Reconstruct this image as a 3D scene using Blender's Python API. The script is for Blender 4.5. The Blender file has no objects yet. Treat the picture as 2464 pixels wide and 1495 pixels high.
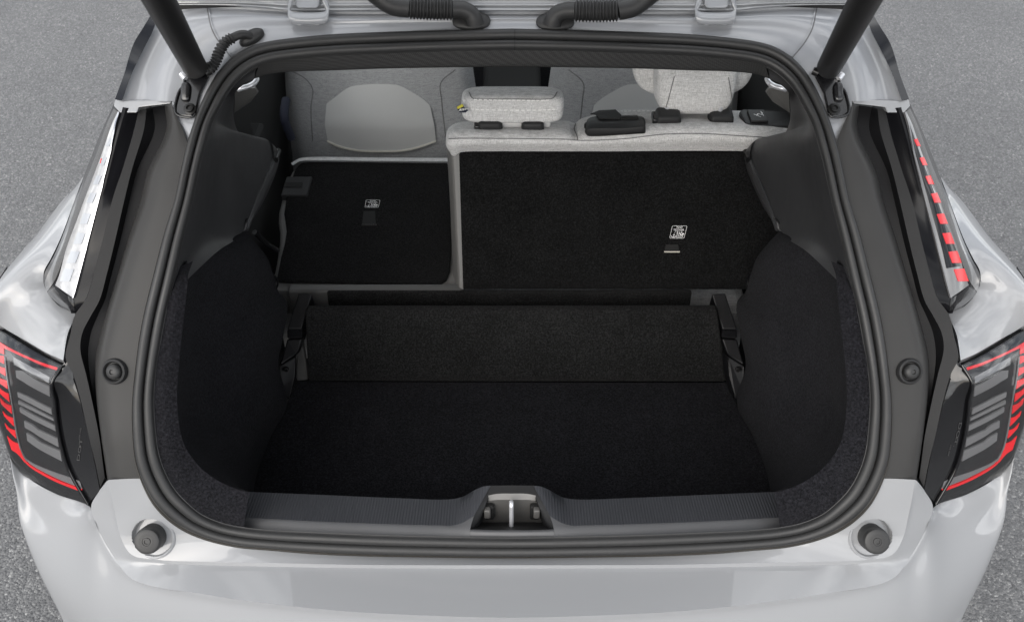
import bpy, bmesh, math, random
from mathutils import Vector, Matrix
from mathutils.bvhtree import BVHTree
random.seed(7)
C = bpy.context.scene.collection
R = math.radians

# ---------------------------------------------------------------- camera, sky, sun, exposure
CAM = Vector((0.0, -1.163, 2.13)); PITCH = R(38.0); FPX = 2463.0; CX, CY = 1231.5, 747.5
cam = bpy.data.objects.new('camera', bpy.data.cameras.new('camera')); C.objects.link(cam)
cam.location = CAM; cam.rotation_euler = (R(90) - PITCH, 0, 0)
cam.data.sensor_width = 36.0; cam.data.lens = 36.0; cam.data.clip_start = 0.05; cam.data.clip_end = 1000
cam.data.dof.use_dof = True; cam.data.dof.focus_distance = 1.95; cam.data.dof.aperture_fstop = 9.0
bpy.context.scene.camera = cam

SUN_EL, SUN_AZ = R(32), R(205)          # behind and left of the photographer, soft (overcast)
w = bpy.data.worlds.new('World'); bpy.context.scene.world = w; w.use_nodes = True
nt = w.node_tree; N = nt.nodes; L = nt.links
bg = N['Background']
sky = N.new('ShaderNodeTexSky'); sky.sky_type = 'NISHITA'; sky.sun_disc = False
sky.sun_elevation = SUN_EL; sky.sun_rotation = SUN_AZ; sky.dust_density = 2.5; sky.air_density = 1.0
hs = N.new('ShaderNodeHueSaturation'); hs.inputs['Saturation'].default_value = 0.50
L.new(sky.outputs[0], hs.inputs['Color'])
tc = N.new('ShaderNodeTexCoord'); mp = N.new('ShaderNodeMapping'); mp.inputs['Scale'].default_value = (1.6, 1.6, 3.2)
L.new(tc.outputs['Generated'], mp.inputs['Vector'])
cn = N.new('ShaderNodeTexNoise'); cn.inputs['Scale'].default_value = 1.7; cn.inputs['Detail'].default_value = 9
cn.inputs['Roughness'].default_value = 0.62; cn.inputs['Distortion'].default_value = 0.4
L.new(mp.outputs[0], cn.inputs['Vector'])
cr = N.new('ShaderNodeValToRGB'); cr.color_ramp.elements[0].position = 0.40; cr.color_ramp.elements[1].position = 0.62
L.new(cn.outputs['Fac'], cr.inputs[0])
mx = N.new('ShaderNodeMix'); mx.data_type = 'RGBA'
L.new(cr.outputs[0], mx.inputs['Factor']); L.new(hs.outputs[0], mx.inputs['A'])
mx.inputs['B'].default_value = (17.0, 17.2, 17.5, 1)     # bright cloud
L.new(mx.outputs['Result'], bg.inputs['Color'])
bg.inputs['Strength'].default_value = 0.09

sun = bpy.data.objects.new('sun', bpy.data.lights.new('sun', 'SUN')); C.objects.link(sun)
sun.data.energy = 1.0; sun.data.angle = R(50); sun.data.color = (1.0, 0.965, 0.92)
_d = Vector((math.sin(SUN_AZ) * math.cos(SUN_EL), math.cos(SUN_AZ) * math.cos(SUN_EL), math.sin(SUN_EL)))
sun.rotation_euler = (-_d).to_track_quat('-Z', 'Y').to_euler()
vs = bpy.context.scene.view_settings
vs.view_transform = 'Standard'; vs.look = 'None'; vs.gamma = 1.0; vs.use_curve_mapping = False
vs.exposure = 0.86

# ---------------------------------------------------------------- materials
def mat(name, col, rough=0.5, metal=0.0, coat=0.0, coat_rough=0.03, spec=0.5, sheen=0.0, emit=None, trans=0.0):
    m = bpy.data.materials.new(name); m.use_nodes = True
    b = m.node_tree.nodes['Principled BSDF']
    b.inputs['Base Color'].default_value = (*col, 1); b.inputs['Roughness'].default_value = rough
    b.inputs['Metallic'].default_value = metal; b.inputs['Coat Weight'].default_value = coat
    b.inputs['Coat Roughness'].default_value = coat_rough; b.inputs['Specular IOR Level'].default_value = spec
    b.inputs['Sheen Weight'].default_value = sheen
    if trans: b.inputs['Transmission Weight'].default_value = trans
    if emit:
        b.inputs['Emission Color'].default_value = (*col, 1); b.inputs['Emission Strength'].default_value = emit
    return m

def _noise(m, scale, detail=4, rough=0.6, vscale=(1, 1, 1)):
    n = m.node_tree.nodes; l = m.node_tree.links
    t = n.new('ShaderNodeTexCoord'); mp = n.new('ShaderNodeMapping'); mp.inputs['Scale'].default_value = vscale
    x = n.new('ShaderNodeTexNoise'); x.inputs['Scale'].default_value = scale
    x.inputs['Detail'].default_value = detail; x.inputs['Roughness'].default_value = rough
    l.new(t.outputs['Object'], mp.inputs['Vector']); l.new(mp.outputs[0], x.inputs['Vector'])
    return x.outputs['Fac']

def _bump(m, fac, strength, dist):
    n = m.node_tree.nodes; l = m.node_tree.links
    b = n.new('ShaderNodeBump'); b.inputs['Strength'].default_value = strength; b.inputs['Distance'].default_value = dist
    l.new(fac, b.inputs['Height']); l.new(b.outputs[0], n['Principled BSDF'].inputs['Normal'])

def _ramp(m, fac, stops):
    n = m.node_tree.nodes; l = m.node_tree.links
    r = n.new('ShaderNodeValToRGB'); e = r.color_ramp.elements
    while len(e) < len(stops): e.new(0.5)
    for i, (p, c) in enumerate(stops): e[i].position = p; e[i].color = (*c, 1) if len(c) == 3 else c
    l.new(fac, r.inputs[0]); return r.outputs[0]

def _math(m, op, a, b):
    n = m.node_tree.nodes; l = m.node_tree.links
    x = n.new('ShaderNodeMath'); x.operation = op
    for i, v in enumerate((a, b)):
        if hasattr(v, 'links'): l.new(v, x.inputs[i])
        else: x.inputs[i].default_value = v
    return x.outputs[0]

def _col(m, out): m.node_tree.links.new(out, m.node_tree.nodes['Principled BSDF'].inputs['Base Color'])
def _rgh(m, out): m.node_tree.links.new(out, m.node_tree.nodes['Principled BSDF'].inputs['Roughness'])

def grain(m, col, var=0.15, scale=900, bump=0.15, dist=0.0006, rlo=None, rhi=None):
    f = _noise(m, scale, 2)
    lo = tuple(c * (1 - var) for c in col); hi = tuple(min(1, c * (1 + var)) for c in col)
    g = _noise(m, 9, 6)
    _col(m, _ramp(m, _math(m, 'ADD', _math(m, 'MULTIPLY', f, 0.6), _math(m, 'MULTIPLY', g, 0.4)), [(0.3, lo), (0.7, hi)]))
    _bump(m, f, bump, dist)
    if rlo is not None: _rgh(m, _ramp(m, g, [(0.3, (rlo,) * 3), (0.7, (rhi,) * 3)]))
    return m

PAINT = mat('light_grey_paint', (0.282, 0.288, 0.298), 0.42, 0.0, 1.0, 0.02, spec=0.3)
_bump(PAINT, _noise(PAINT, 1400, 1), 0.02, 0.0003)
INNERPAINT = mat('inner_body_paint', (0.275, 0.284, 0.300), 0.3, 0.0, 1.0, 0.03, spec=0.4)
_bump(INNERPAINT, _noise(INNERPAINT, 10, 2), 0.25, 0.006)
SEAMGREY = mat('seam_sealer', (0.12, 0.12, 0.125), 0.5)
FLANGE = grain(mat('brown_grey_seal_lip', (0.03, 0.03, 0.03), 0.5), (0.030, 0.0275, 0.024), 0.1, 700, 0.05, 0.0004)
RUBBER = grain(mat('black_rubber', (0.02, 0.02, 0.02), 0.55), (0.0213, 0.0214, 0.0218), 0.12, 700, 0.06, 0.0004, 0.42, 0.6)
PLASTIC = grain(mat('dark_plastic', (0.03, 0.03, 0.03), 0.55), (0.021, 0.0212, 0.022), 0.12, 1300, 0.25, 0.0005, 0.48, 0.62)
PLASTIC.node_tree.nodes['Principled BSDF'].inputs['Specular IOR Level'].default_value = 0.28
PILLAR = grain(mat('satin_grey_pillar', (0.05, 0.05, 0.05), 0.32), (0.0435, 0.043, 0.0425), 0.10, 1500, 0.08, 0.0003, 0.27, 0.36)
PILLAR.node_tree.nodes['Principled BSDF'].inputs['Specular IOR Level'].default_value = 0.12
GLOSS = mat('gloss_black', (0.006, 0.006, 0.007), 0.08, 0, 0.2, 0.02)
DEEPBLACK = mat('deep_black_lamp_case', (0.005, 0.005, 0.006), 0.12, 0, 0.0, 0.02, spec=0.18)
BLACKMETAL = mat('black_painted_steel', (0.008, 0.008, 0.009), 0.22, 0, 0.3, 0.1)
STRUT = grain(mat('black_strut_coating', (0.02, 0.02, 0.02), 0.5), (0.017, 0.017, 0.0175), 0.08, 1500, 0.12, 0.0004)
SMOKE = mat('smoked_lamp_glass', (0.012, 0.012, 0.013), 0.06, 0, 0.25, 0.015, spec=0.4)
SMOKEGREY = mat('smoked_lamp_rim', (0.10, 0.098, 0.095), 0.14, 0.2, 1.0, 0.02)
BARGREY = mat('lamp_reflector_grey', (0.17, 0.17, 0.175), 0.25, 0.2, 0.8, 0.05)
RED = mat('red_lamp_plastic', (0.62, 0.008, 0.014), 0.25, 0, 0.5, 0.03, emit=0.07)
SKYLENS = mat('lens_sky_reflection', (0.66, 0.66, 0.67), 0.18, 0.15, 1.0, 0.02)  # left lens only: bright sky reflection painted in as a pale colour
_col(SKYLENS, _ramp(SKYLENS, _noise(SKYLENS, 60, 5, 0.7), [(0.3, (0.33, 0.33, 0.34)), (0.75, (0.50, 0.50, 0.50))]))
SKYCELL = mat('lamp_cell_sky_washed', (0.36, 0.375, 0.40), 0.15, 0.1, 0.8, 0.02)  # left cells, paled in colour as if washed out by reflected sky
SMOKECLEAR = mat('lamp_lens_frosted', (0.20, 0.20, 0.20), 0.2, 0.1, 1.0, 0.02)
CHROME = mat('polished_edge', (0.6, 0.6, 0.62), 0.15, 1.0)
STEEL = mat('zinc_steel', (0.72, 0.73, 0.76), 0.28, 0.6)
TAN = mat('pale_steel_edge', (0.70, 0.66, 0.58), 0.35, 0.2)
WHITEINK = mat('white_print', (0.8, 0.8, 0.8), 0.6)
FAINTINK = mat('faint_embossing', (0.05, 0.05, 0.05), 0.4)
YELLOW = mat('yellow_tag_fabric', (0.55, 0.50, 0.06), 0.8)
NAVY = mat('navy_tag_fabric', (0.012, 0.015, 0.03), 0.8)
BLACKHOLE = mat('unlit_black', (0.004, 0.004, 0.004), 0.8)
SCREW = mat('black_screw', (0.02, 0.02, 0.02), 0.3, 0.5)
GREYPLASTIC = grain(mat('grey_seat_plastic', (0.13, 0.13, 0.13), 0.5), (0.15, 0.147, 0.142), 0.06, 1300, 0.12, 0.0004)
LIGHTPLASTIC = grain(mat('light_grey_seat_shell', (0.3, 0.3, 0.3), 0.5), (0.52, 0.52, 0.515), 0.03, 1600, 0.10, 0.0003)
PIPING = mat('pale_piping', (0.75, 0.72, 0.65), 0.5)
THREAD = mat('white_thread', (0.8, 0.8, 0.78), 0.6)

def carpet(name, col, hi=2.6):
    m = mat(name, col, 0.95, spec=0.0, sheen=0.03)
    m.node_tree.nodes['Principled BSDF'].inputs['Sheen Roughness'].default_value = 0.6
    f = _noise(m, 240, 7, 0.82); g = _noise(m, 12, 5)
    k = _math(m, 'ADD', _math(m, 'MULTIPLY', f, 0.9), _math(m, 'MULTIPLY', g, 0.10))
    _col(m, _ramp(m, k, [(0.38, tuple(c * 0.35 for c in col)), (0.5, col), (0.63, tuple(c * hi for c in col))]))
    _bump(m, f, 0.9, 0.003); return m
CARPET = carpet('black_boot_carpet', (0.0105, 0.0105, 0.0124))
BOARDCARPET = carpet('charcoal_board_carpet', (0.0135, 0.0135, 0.0136))
SIDECARPET = carpet('black_side_carpet', (0.0125, 0.0125, 0.0148), 2.0)
SEATCARPET = carpet('black_seat_back_felt', (0.0082, 0.0082, 0.0084))

def fabric(name, col, thread=1.0):
    m = mat(name, col, 0.9, spec=0.2, sheen=0.15)
    a = _noise(m, 55, 5, 0.7, (1, 1, 16)); b = _noise(m, 55, 5, 0.7, (16, 10, 1)); f = _noise(m, 900, 2)
    k = _math(m, 'ADD', _math(m, 'MULTIPLY', _math(m, 'ADD', a, b), 0.38), _math(m, 'MULTIPLY', f, 0.24))
    _col(m, _ramp(m, k, [(0.38, tuple(c * 0.45 for c in col)), (0.5, col), (0.62, tuple(min(1, c * 1.45) for c in col))]))
    _bump(m, f, 0.6 * thread, 0.0015); return m
FABRIC = fabric('grey_melange_cloth', (0.57, 0.567, 0.562))
FABRICDARK = fabric('grey_front_seat_cloth', (0.37, 0.373, 0.38))

def headliner_mat():
    m = mat('ribbed_black_textile', (0.03, 0.03, 0.03), 0.6, spec=0.3)
    n = m.node_tree.nodes; l = m.node_tree.links
    t = n.new('ShaderNodeTexCoord'); mp = n.new('ShaderNodeMapping'); mp.inputs['Rotation'].default_value = (0.6, 0, 0.6)
    c = n.new('ShaderNodeTexChecker'); c.inputs['Scale'].default_value = 420
    l.new(t.outputs['Object'], mp.inputs[0]); l.new(mp.outputs[0], c.inputs['Vector'])
    _col(m, _ramp(m, c.outputs['Fac'], [(0.0, (0.022, 0.022, 0.022)), (1.0, (0.046, 0.046, 0.046))])); return m
HEADLINER = headliner_mat()

def ribbed():
    m = grain(mat('ribbed_sill_plastic', (0.03, 0.03, 0.03), 0.5), (0.042, 0.044, 0.0505), 0.12, 1300, 0.2, 0.0004, 0.45, 0.6)
    n = m.node_tree.nodes; l = m.node_tree.links
    t = n.new('ShaderNodeTexCoord'); wv = n.new('ShaderNodeTexWave'); wv.wave_profile = 'SIN'
    wv.inputs['Scale'].default_value = 60.0; wv.inputs['Distortion'].default_value = 0.0
    l.new(t.outputs['Object'], wv.inputs['Vector'])
    b = n.new('ShaderNodeBump'); b.inputs['Strength'].default_value = 0.55; b.inputs['Distance'].default_value = 0.0014
    old = n['Principled BSDF'].inputs['Normal'].links[0].from_node
    l.new(wv.outputs['Fac'], b.inputs['Height']); l.new(old.outputs[0], b.inputs['Normal'])
    l.new(b.outputs[0], n['Principled BSDF'].inputs['Normal']); return m
RIBBED = ribbed()

def asphalt():
    m = mat('pale_worn_asphalt', (0.2, 0.2, 0.2), 0.9, spec=0.3)
    n = m.node_tree.nodes; l = m.node_tree.links
    t = n.new('ShaderNodeTexCoord')
    def vor(s):
        v = n.new('ShaderNodeTexVoronoi'); v.inputs['Scale'].default_value = s; v.inputs['Randomness'].default_value = 1
        l.new(t.outputs['Object'], v.inputs['Vector']); return v
    v1 = vor(165); v2 = vor(370)
    def bw(o):
        x = n.new('ShaderNodeRGBToBW'); l.new(o, x.inputs[0]); return x.outputs[0]
    k = _math(m, 'ADD', _math(m, 'MULTIPLY', bw(v1.outputs['Color']), 0.50), _math(m, 'MULTIPLY', bw(v2.outputs['Color']), 0.30))
    k = _math(m, 'ADD', k, _math(m, 'MULTIPLY', _noise(m, 1.3, 9, 0.7), 0.24))
    _col(m, _ramp(m, k, [(0.18, (0.070, 0.071, 0.073)), (0.38, (0.112, 0.113, 0.116)), (0.56, (0.142, 0.143, 0.146)), (0.72, (0.20, 0.20, 0.20)), (0.85, (0.42, 0.42, 0.41))]))
    _bump(m, _math(m, 'SUBTRACT', 1.0, v1.outputs['Distance']), 0.7, 0.004); return m
ASPHALT = asphalt()

def glassmat(name, tint):
    m = bpy.data.materials.new(name); m.use_nodes = True
    n = m.node_tree.nodes; l = m.node_tree.links; n.remove(n['Principled BSDF'])
    t = n.new('ShaderNodeBsdfTransparent'); t.inputs[0].default_value = (*tint, 1)
    g = n.new('ShaderNodeBsdfGlossy'); g.inputs['Roughness'].default_value = 0.02
    x = n.new('ShaderNodeMixShader'); x.inputs[0].default_value = 0.08; l.new(t.outputs[0], x.inputs[1]); l.new(g.outputs[0], x.inputs[2])
    l.new(x.outputs[0], n['Material Output'].inputs['Surface']); return m
GLASS = glassmat('tinted_glass', (0.75, 0.78, 0.78))
CLEARGLASS = glassmat('clear_glass', (0.85, 0.88, 0.87))
LENSGLASS = glassmat('clear_lamp_cover', (0.93, 0.93, 0.93))
TYRE = mat('tyre_rubber', (0.012, 0.012, 0.012), 0.8)
RIM = mat('alloy_rim', (0.35, 0.35, 0.36), 0.3, 0.9)

DARKGREY = grain(mat('dark_grey_moulding', (0.07, 0.07, 0.07), 0.5), (0.085, 0.083, 0.080), 0.06, 1300, 0.12, 0.0004)
GUIDEBLACK = mat('black_guide_plastic', (0.007, 0.007, 0.008), 0.4, spec=0.25)
GARNISH = grain(mat('black_pillar_moulding', (0.01, 0.01, 0.01), 0.45), (0.0095, 0.0095, 0.0105), 0.1, 1300, 0.2, 0.0004)
GARNISH.node_tree.nodes['Principled BSDF'].inputs['Specular IOR Level'].default_value = 0.14
BAND = grain(mat('charcoal_pillar_moulding', (0.02, 0.02, 0.02), 0.5), (0.021, 0.021, 0.0215), 0.1, 1300, 0.2, 0.0004)
BAND.node_tree.nodes['Principled BSDF'].inputs['Specular IOR Level'].default_value = 0.18
SILLGREY = grain(mat('grey_sill_plastic', (0.05, 0.05, 0.05), 0.42), (0.072, 0.073, 0.077), 0.08, 1300, 0.2, 0.0004, 0.38, 0.48)
TRIM = grain(mat('grained_boot_trim', (0.03, 0.03, 0.03), 0.45), (0.040, 0.040, 0.042), 0.12, 1100, 0.3, 0.0006, 0.36, 0.5)
# ---------------------------------------------------------------- geometry helpers
SP, CP = math.sin(PITCH), math.cos(PITCH)
def ray(px, py):
    u = (CY - py) / FPX
    return Vector(((px - CX) / FPX, CP + u * SP, -SP + u * CP))
def PY(px, py, y):
    d = ray(px, py); return CAM + d * ((y - CAM.y) / d.y)
def PZ(px, py, z):
    d = ray(px, py); return CAM + d * ((z - CAM.z) / d.z)
def PX(px, py, x):
    d = ray(px, py); return CAM + d * (x / d.x)
def PLN(px, py, p0, n):
    d = ray(px, py); return CAM + d * ((p0 - CAM).dot(n) / d.dot(n))
# side profile of the tailgate opening: y as a function of z
PROF = [(0.55, 0.0), (0.66, 0.0), (0.70, 0.004), (0.78, 0.022), (0.88, 0.066), (1.00, 0.135), (1.10, 0.208), (1.20, 0.292), (1.30, 0.388),
        (1.38, 0.482), (1.42, 0.535), (1.46, 0.590), (1.50, 0.645), (1.6, 0.78)]
def yh(z):
    if z <= PROF[0][0]: return PROF[0][1]
    for (a, ya), (b, yb) in zip(PROF, PROF[1:]):
        if z <= b:
            return ya + (yb - ya) * (z - a) / (b - a)
    return PROF[-1][1]
def slope(z): return (yh(z + 0.03) - yh(z - 0.03)) / 0.06
def hn(z):
    return Vector((0, -1, slope(z))).normalized()
def PH(px, py, dy=0.0):                  # a point on the opening profile, dy metres deeper into the car
    d = ray(px, py); lo, hi = 1.2, 2.6
    for _ in range(40):
        t = (lo + hi) / 2; p = CAM + d * t
        if p.y - (yh(p.z) + dy) < 0: lo = t
        else: hi = t
    return CAM + d * lo
def mir(ps): return [Vector((-p.x, p.y, p.z)) for p in ps]

def spline(pts, n, closed=False):        # centripetal Catmull-Rom, n samples per span
    P = [Vector(p) for p in pts]; out = []
    K = len(P)
    def g(i):
        if closed: return P[i % K]
        if i < 0: return P[0] * 2 - P[1]
        if i >= K: return P[-1] * 2 - P[-2]
        return P[i]
    for i in range(K if closed else K - 1):
        p0, p1, p2, p3 = g(i - 1), g(i), g(i + 1), g(i + 2)
        t1 = max((p1 - p0).length, 1e-5) ** .5; t2 = t1 + max((p2 - p1).length, 1e-5) ** .5; t3 = t2 + max((p3 - p2).length, 1e-5) ** .5
        for k in range(n):
            t = t1 + (t2 - t1) * k / n
            a1 = p0 * ((t1 - t) / t1) + p1 * (t / t1)
            a2 = p1 * ((t2 - t) / (t2 - t1)) + p2 * ((t - t1) / (t2 - t1))
            a3 = p2 * ((t3 - t) / (t3 - t2)) + p3 * ((t - t2) / (t3 - t2))
            b1 = a1 * ((t2 - t) / t2) + a2 * (t / t2)
            b2 = a2 * ((t3 - t) / (t3 - t1)) + a3 * ((t - t1) / (t3 - t1))
            out.append(b1 * ((t2 - t) / (t2 - t1)) + b2 * ((t - t1) / (t2 - t1)))
    if not closed: out.append(P[-1].copy())
    return out

def obj(name, verts, faces, m, parent=None, smooth=True, angle=38, recalc=False, solid=0.0, off=-1.0, bevel=0.0, seg=2):
    me = bpy.data.meshes.new(name); me.from_pydata([tuple(v) for v in verts], [], faces)
    if recalc or bevel:
        bm = bmesh.new(); bm.from_mesh(me)
        bmesh.ops.remove_doubles(bm, verts=bm.verts, dist=1e-6)
        bmesh.ops.recalc_face_normals(bm, faces=bm.faces); bm.to_mesh(me); bm.free()
    me.materials.append(m)
    if smooth:
        me.polygons.foreach_set('use_smooth', [True] * len(me.polygons)); me.set_sharp_from_angle(angle=R(angle))
    o = bpy.data.objects.new(name, me); C.objects.link(o)
    if parent: o.parent = parent
    if bevel:
        b = o.modifiers.new('bevel', 'BEVEL'); b.width = bevel; b.segments = seg; b.limit_method = 'ANGLE'; b.angle_limit = R(35)
        b.harden_normals = False
    if solid:
        s = o.modifiers.new('solid', 'SOLIDIFY'); s.thickness = solid; s.offset = off
    return o

def grid(rows):
    V = [p for r in rows for p in r]; m = len(rows[0]); F = []
    for i in range(len(rows) - 1):
        for j in range(m - 1):
            a = i * m + j; F.append((a, a + 1, a + m + 1, a + m))
    return V, F

def loft(name, rows, m, parent, n=6, across=1, smooth_across=False, angle=38, solid=0.0, off=-1.0, both=False, flip=False, smooth=0, mask=None):
    """rows of key points (equal counts): spline along each row, straight or splined between rows"""
    if both: rows = [list(r) + mir(r)[::-1][1:] for r in rows]
    rs = [spline(r, n) for r in rows]
    if smooth_across and len(rs) > 2:
        cols = [spline([r[j] for r in rs], across) for j in range(len(rs[0]))]
        rs = [[c[i] for c in cols] for i in range(len(cols[0]))]
    elif across > 1:
        o = []
        for a, b in zip(rs, rs[1:]):
            for k in range(across): o.append([p.lerp(q, k / across) for p, q in zip(a, b)])
        o.append(rs[-1]); rs = o
    if smooth: rs = relax(rs, smooth, mask)
    V, F = grid(rs)
    # face the camera side so that solidify and bump have a sense
    F0 = F[len(F) // 2]; c = sum((V[i] for i in F0), Vector()) / 4
    nrm = (V[F0[1]] - V[F0[0]]).cross(V[F0[2]] - V[F0[0]])
    if (nrm.dot(CAM - c) < 0) != flip: F = [f[::-1] for f in F]
    return obj(name, V, F, m, parent, True, angle, solid=solid, off=off)

def relax(rs, it, mask=None):
    for _ in range(it):
        n = [[p.copy() for p in r] for r in rs]
        for i in range(1, len(rs) - 1):
            for j in range(1, len(rs[0]) - 1):
                p = rs[i][j] * .5 + (rs[i - 1][j] + rs[i + 1][j] + rs[i][j - 1] + rs[i][j + 1]) * .125
                n[i][j] = rs[i][j].lerp(p, mask(rs[i][j]) if mask else 1.0)
        rs = n
    return rs

def pair(name, fn, *a, **k):             # the left one and its mirror image on the right
    return [fn(name, 1, *a, **k), fn(name, -1, *a, **k)]
def sm(ps, s): return ps if s == 1 else mir(ps)

def tube(name, pts, rad, m, parent, seg=14, n=8, caps=True, angle=50):
    path = spline(pts, n) if n > 1 else [Vector(p) for p in pts]
    K = len(path); V = []; F = []
    T = [(path[min(i + 1, K - 1)] - path[max(i - 1, 0)]).normalized() for i in range(K)]
    up = Vector((0, 0, 1)) if abs(T[0].z) < 0.9 else Vector((1, 0, 0))
    u = (up - T[0] * up.dot(T[0])).normalized()
    for i in range(K):
        u = (u - T[i] * u.dot(T[i])).normalized(); v = T[i].cross(u)
        r = rad(i / (K - 1)) if callable(rad) else rad
        for k in range(seg):
            a = 2 * math.pi * k / seg; V.append(path[i] + u * (r * math.cos(a)) + v * (r * math.sin(a)))
    for i in range(K - 1):
        for k in range(seg):
            F.append((i * seg + k, i * seg + (k + 1) % seg, (i + 1) * seg + (k + 1) % seg, (i + 1) * seg + k))
    if caps: F.append(tuple(range(seg))[::-1]); F.append(tuple((K - 1) * seg + k for k in range(seg)))
    return obj(name, V, F, m, parent, True, angle)

def lathe(name, prof, base, axis, m, parent, seg=40, sx=1.0, xdir=None, angle=40):
    """prof = [(radius, height)...] round axis from base; sx stretches it along xdir"""
    ax = Vector(axis).normalized(); x = Vector(xdir) if xdir is not None else Vector((1, 0, 0))
    x = (x - ax * x.dot(ax)).normalized(); y = ax.cross(x); V = []; F = []
    base = Vector(base)
    for r, h in prof:
        for k in range(seg):
            a = 2 * math.pi * k / seg; V.append(base + ax * h + x * (r * sx * math.cos(a)) + y * (r * math.sin(a)))
    for i in range(len(prof) - 1):
        for k in range(seg):
            F.append((i * seg + k, i * seg + (k + 1) % seg, (i + 1) * seg + (k + 1) % seg, (i + 1) * seg + k))
    if prof[0][0] > 1e-6: F.append(tuple(range(seg))[::-1])
    if prof[-1][0] > 1e-6: F.append(tuple((len(prof) - 1) * seg + k for k in range(seg)))
    return obj(name, V, F, m, parent, True, angle, recalc=True)

def rbox(name, c, size, m, parent, rot=(0, 0, 0), bevel=0.004, seg=3, taper=1.0):
    V = []
    from mathutils import Euler
    E = Euler(rot).to_matrix()
    for z in (-.5, .5):
        k = taper if z > 0 else 1.0
        for y in (-.5, .5):
            for x in (-.5, .5): V.append(Vector(c) + E @ Vector((x * size[0] * k, y * size[1] * k, z * size[2])))
    F = [(0, 2, 3, 1), (4, 5, 7, 6), (0, 1, 5, 4), (2, 6, 7, 3), (0, 4, 6, 2), (1, 3, 7, 5)]
    return obj(name, V, F, m, parent, True, 60, bevel=bevel, seg=seg)

def cushion(name, c, size, m, parent, rot=(0, 0, 0), e=0.35, nu=40, nv=24, warp=None):
    """superellipsoid pad"""
    from mathutils import Euler
    E = Euler(rot).to_matrix(); V = []; F = []
    pw = lambda v, p: math.copysign(abs(v) ** p, v)
    for i in range(nv + 1):
        b = -math.pi / 2 + math.pi * i / nv
        for j in range(nu):
            a = 2 * math.pi * j / nu
            p = Vector((pw(math.cos(b), e) * pw(math.cos(a), e), pw(math.cos(b), e) * pw(math.sin(a), e), pw(math.sin(b), e)))
            p = Vector((p.x * size[0] / 2, p.y * size[1] / 2, p.z * size[2] / 2))
            if warp: p = warp(p)
            V.append(Vector(c) + E @ p)
    for i in range(nv):
        for j in range(nu): F.append((i * nu + j, i * nu + (j + 1) % nu, (i + 1) * nu + (j + 1) % nu, (i + 1) * nu + j))
    return obj(name, V, F, m, parent, True, 60, recalc=True)

def slab(name, pts, thick, m, parent, direction=None, bevel=0.0, smooth=False):
    """flat outline (3D points in order) given thickness along direction (default: away from the viewer)"""
    pts = [Vector(p) for p in pts]; n = Vector()
    for a, b in zip(pts, pts[1:] + pts[:1]): n += a.cross(b)
    n.normalize()
    d = Vector(direction).normalized() if direction is not None else (n if n.dot(CAM - pts[0]) < 0 else -n)
    K = len(pts); V = pts + [p + d * thick for p in pts]
    F = [tuple(range(K)), tuple(range(2 * K - 1, K - 1, -1))] + [(i, i + K, (i + 1) % K + K, (i + 1) % K) for i in range(K)]
    return obj(name, V, F, m, parent, smooth, 40, recalc=True, bevel=bevel)

def bvh(o):
    bm = bmesh.new(); bm.from_mesh(o.data); t = BVHTree.FromBMesh(bm); bm.free(); return t
def hit(t, px, py, lift=0.0, s=1):
    """point of a part's surface behind a traced point, raised along its normal"""
    d = ray(px, py).normalized(); o = CAM.copy()
    if s == -1: d.x = -d.x
    loc, nrm, _, _ = t.ray_cast(o, d)
    if loc is None:                      # just past the edge: continue the nearest bit of surface
        for k in range(1, 60):
            for a in range(16):
                qx, qy = px + k * math.cos(a * .3927), py + k * math.sin(a * .3927)
                e = ray(qx, qy).normalized()
                if s == -1: e.x = -e.x
                l2, n2, _, _ = t.ray_cast(o, e)
                if l2 is not None and abs(n2.dot(e)) > .08: break
            else: continue
            break
        loc, nrm = (l2, n2) if l2 is not None else t.find_nearest(CAM + d * 1.9)[:2]
        if l2 is not None and abs(nrm.dot(d)) > .08: loc = o + d * ((l2 - o).dot(nrm) / d.dot(nrm))
    if nrm.dot(d) > 0: nrm = -nrm
    return loc + nrm * lift, nrm
def strip_on(name, t, A, B, m, parent, lift=0.0015, base=-0.002, n=5, k=3, s=1):
    """raised strip between two traced edges, laid on a surface"""
    A = spline([(a[0], a[1], 0) for a in A], n); B = spline([(b[0], b[1], 0) for b in B], n)
    T = []; Bo = []
    for i in range(k + 1):
        r = []; q = []
        for a, b in zip(A, B):
            p = a.lerp(b, i / k); h, nn = hit(t, p.x, p.y, 0, s)
            r.append(h + nn * lift); q.append(h + nn * base)
        T.append(r); Bo.append(q)
    V, F = grid(T); V2, F2 = grid(Bo); o = len(V)
    F = F + [tuple(i + o for i in f[::-1]) for f in F2]
    V = V + V2; M = len(T[0]); RW = len(T)
    edge = [j for j in range(M)] + [i * M + M - 1 for i in range(1, RW)] + [(RW - 1) * M + j for j in range(M - 2, -1, -1)] + [i * M for i in range(RW - 2, 0, -1)]
    for a, b in zip(edge, edge[1:] + edge[:1]): F.append((a, a + o, b + o, b))
    return obj(name, V, F, m, parent, True, 30, recalc=True)

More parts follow.
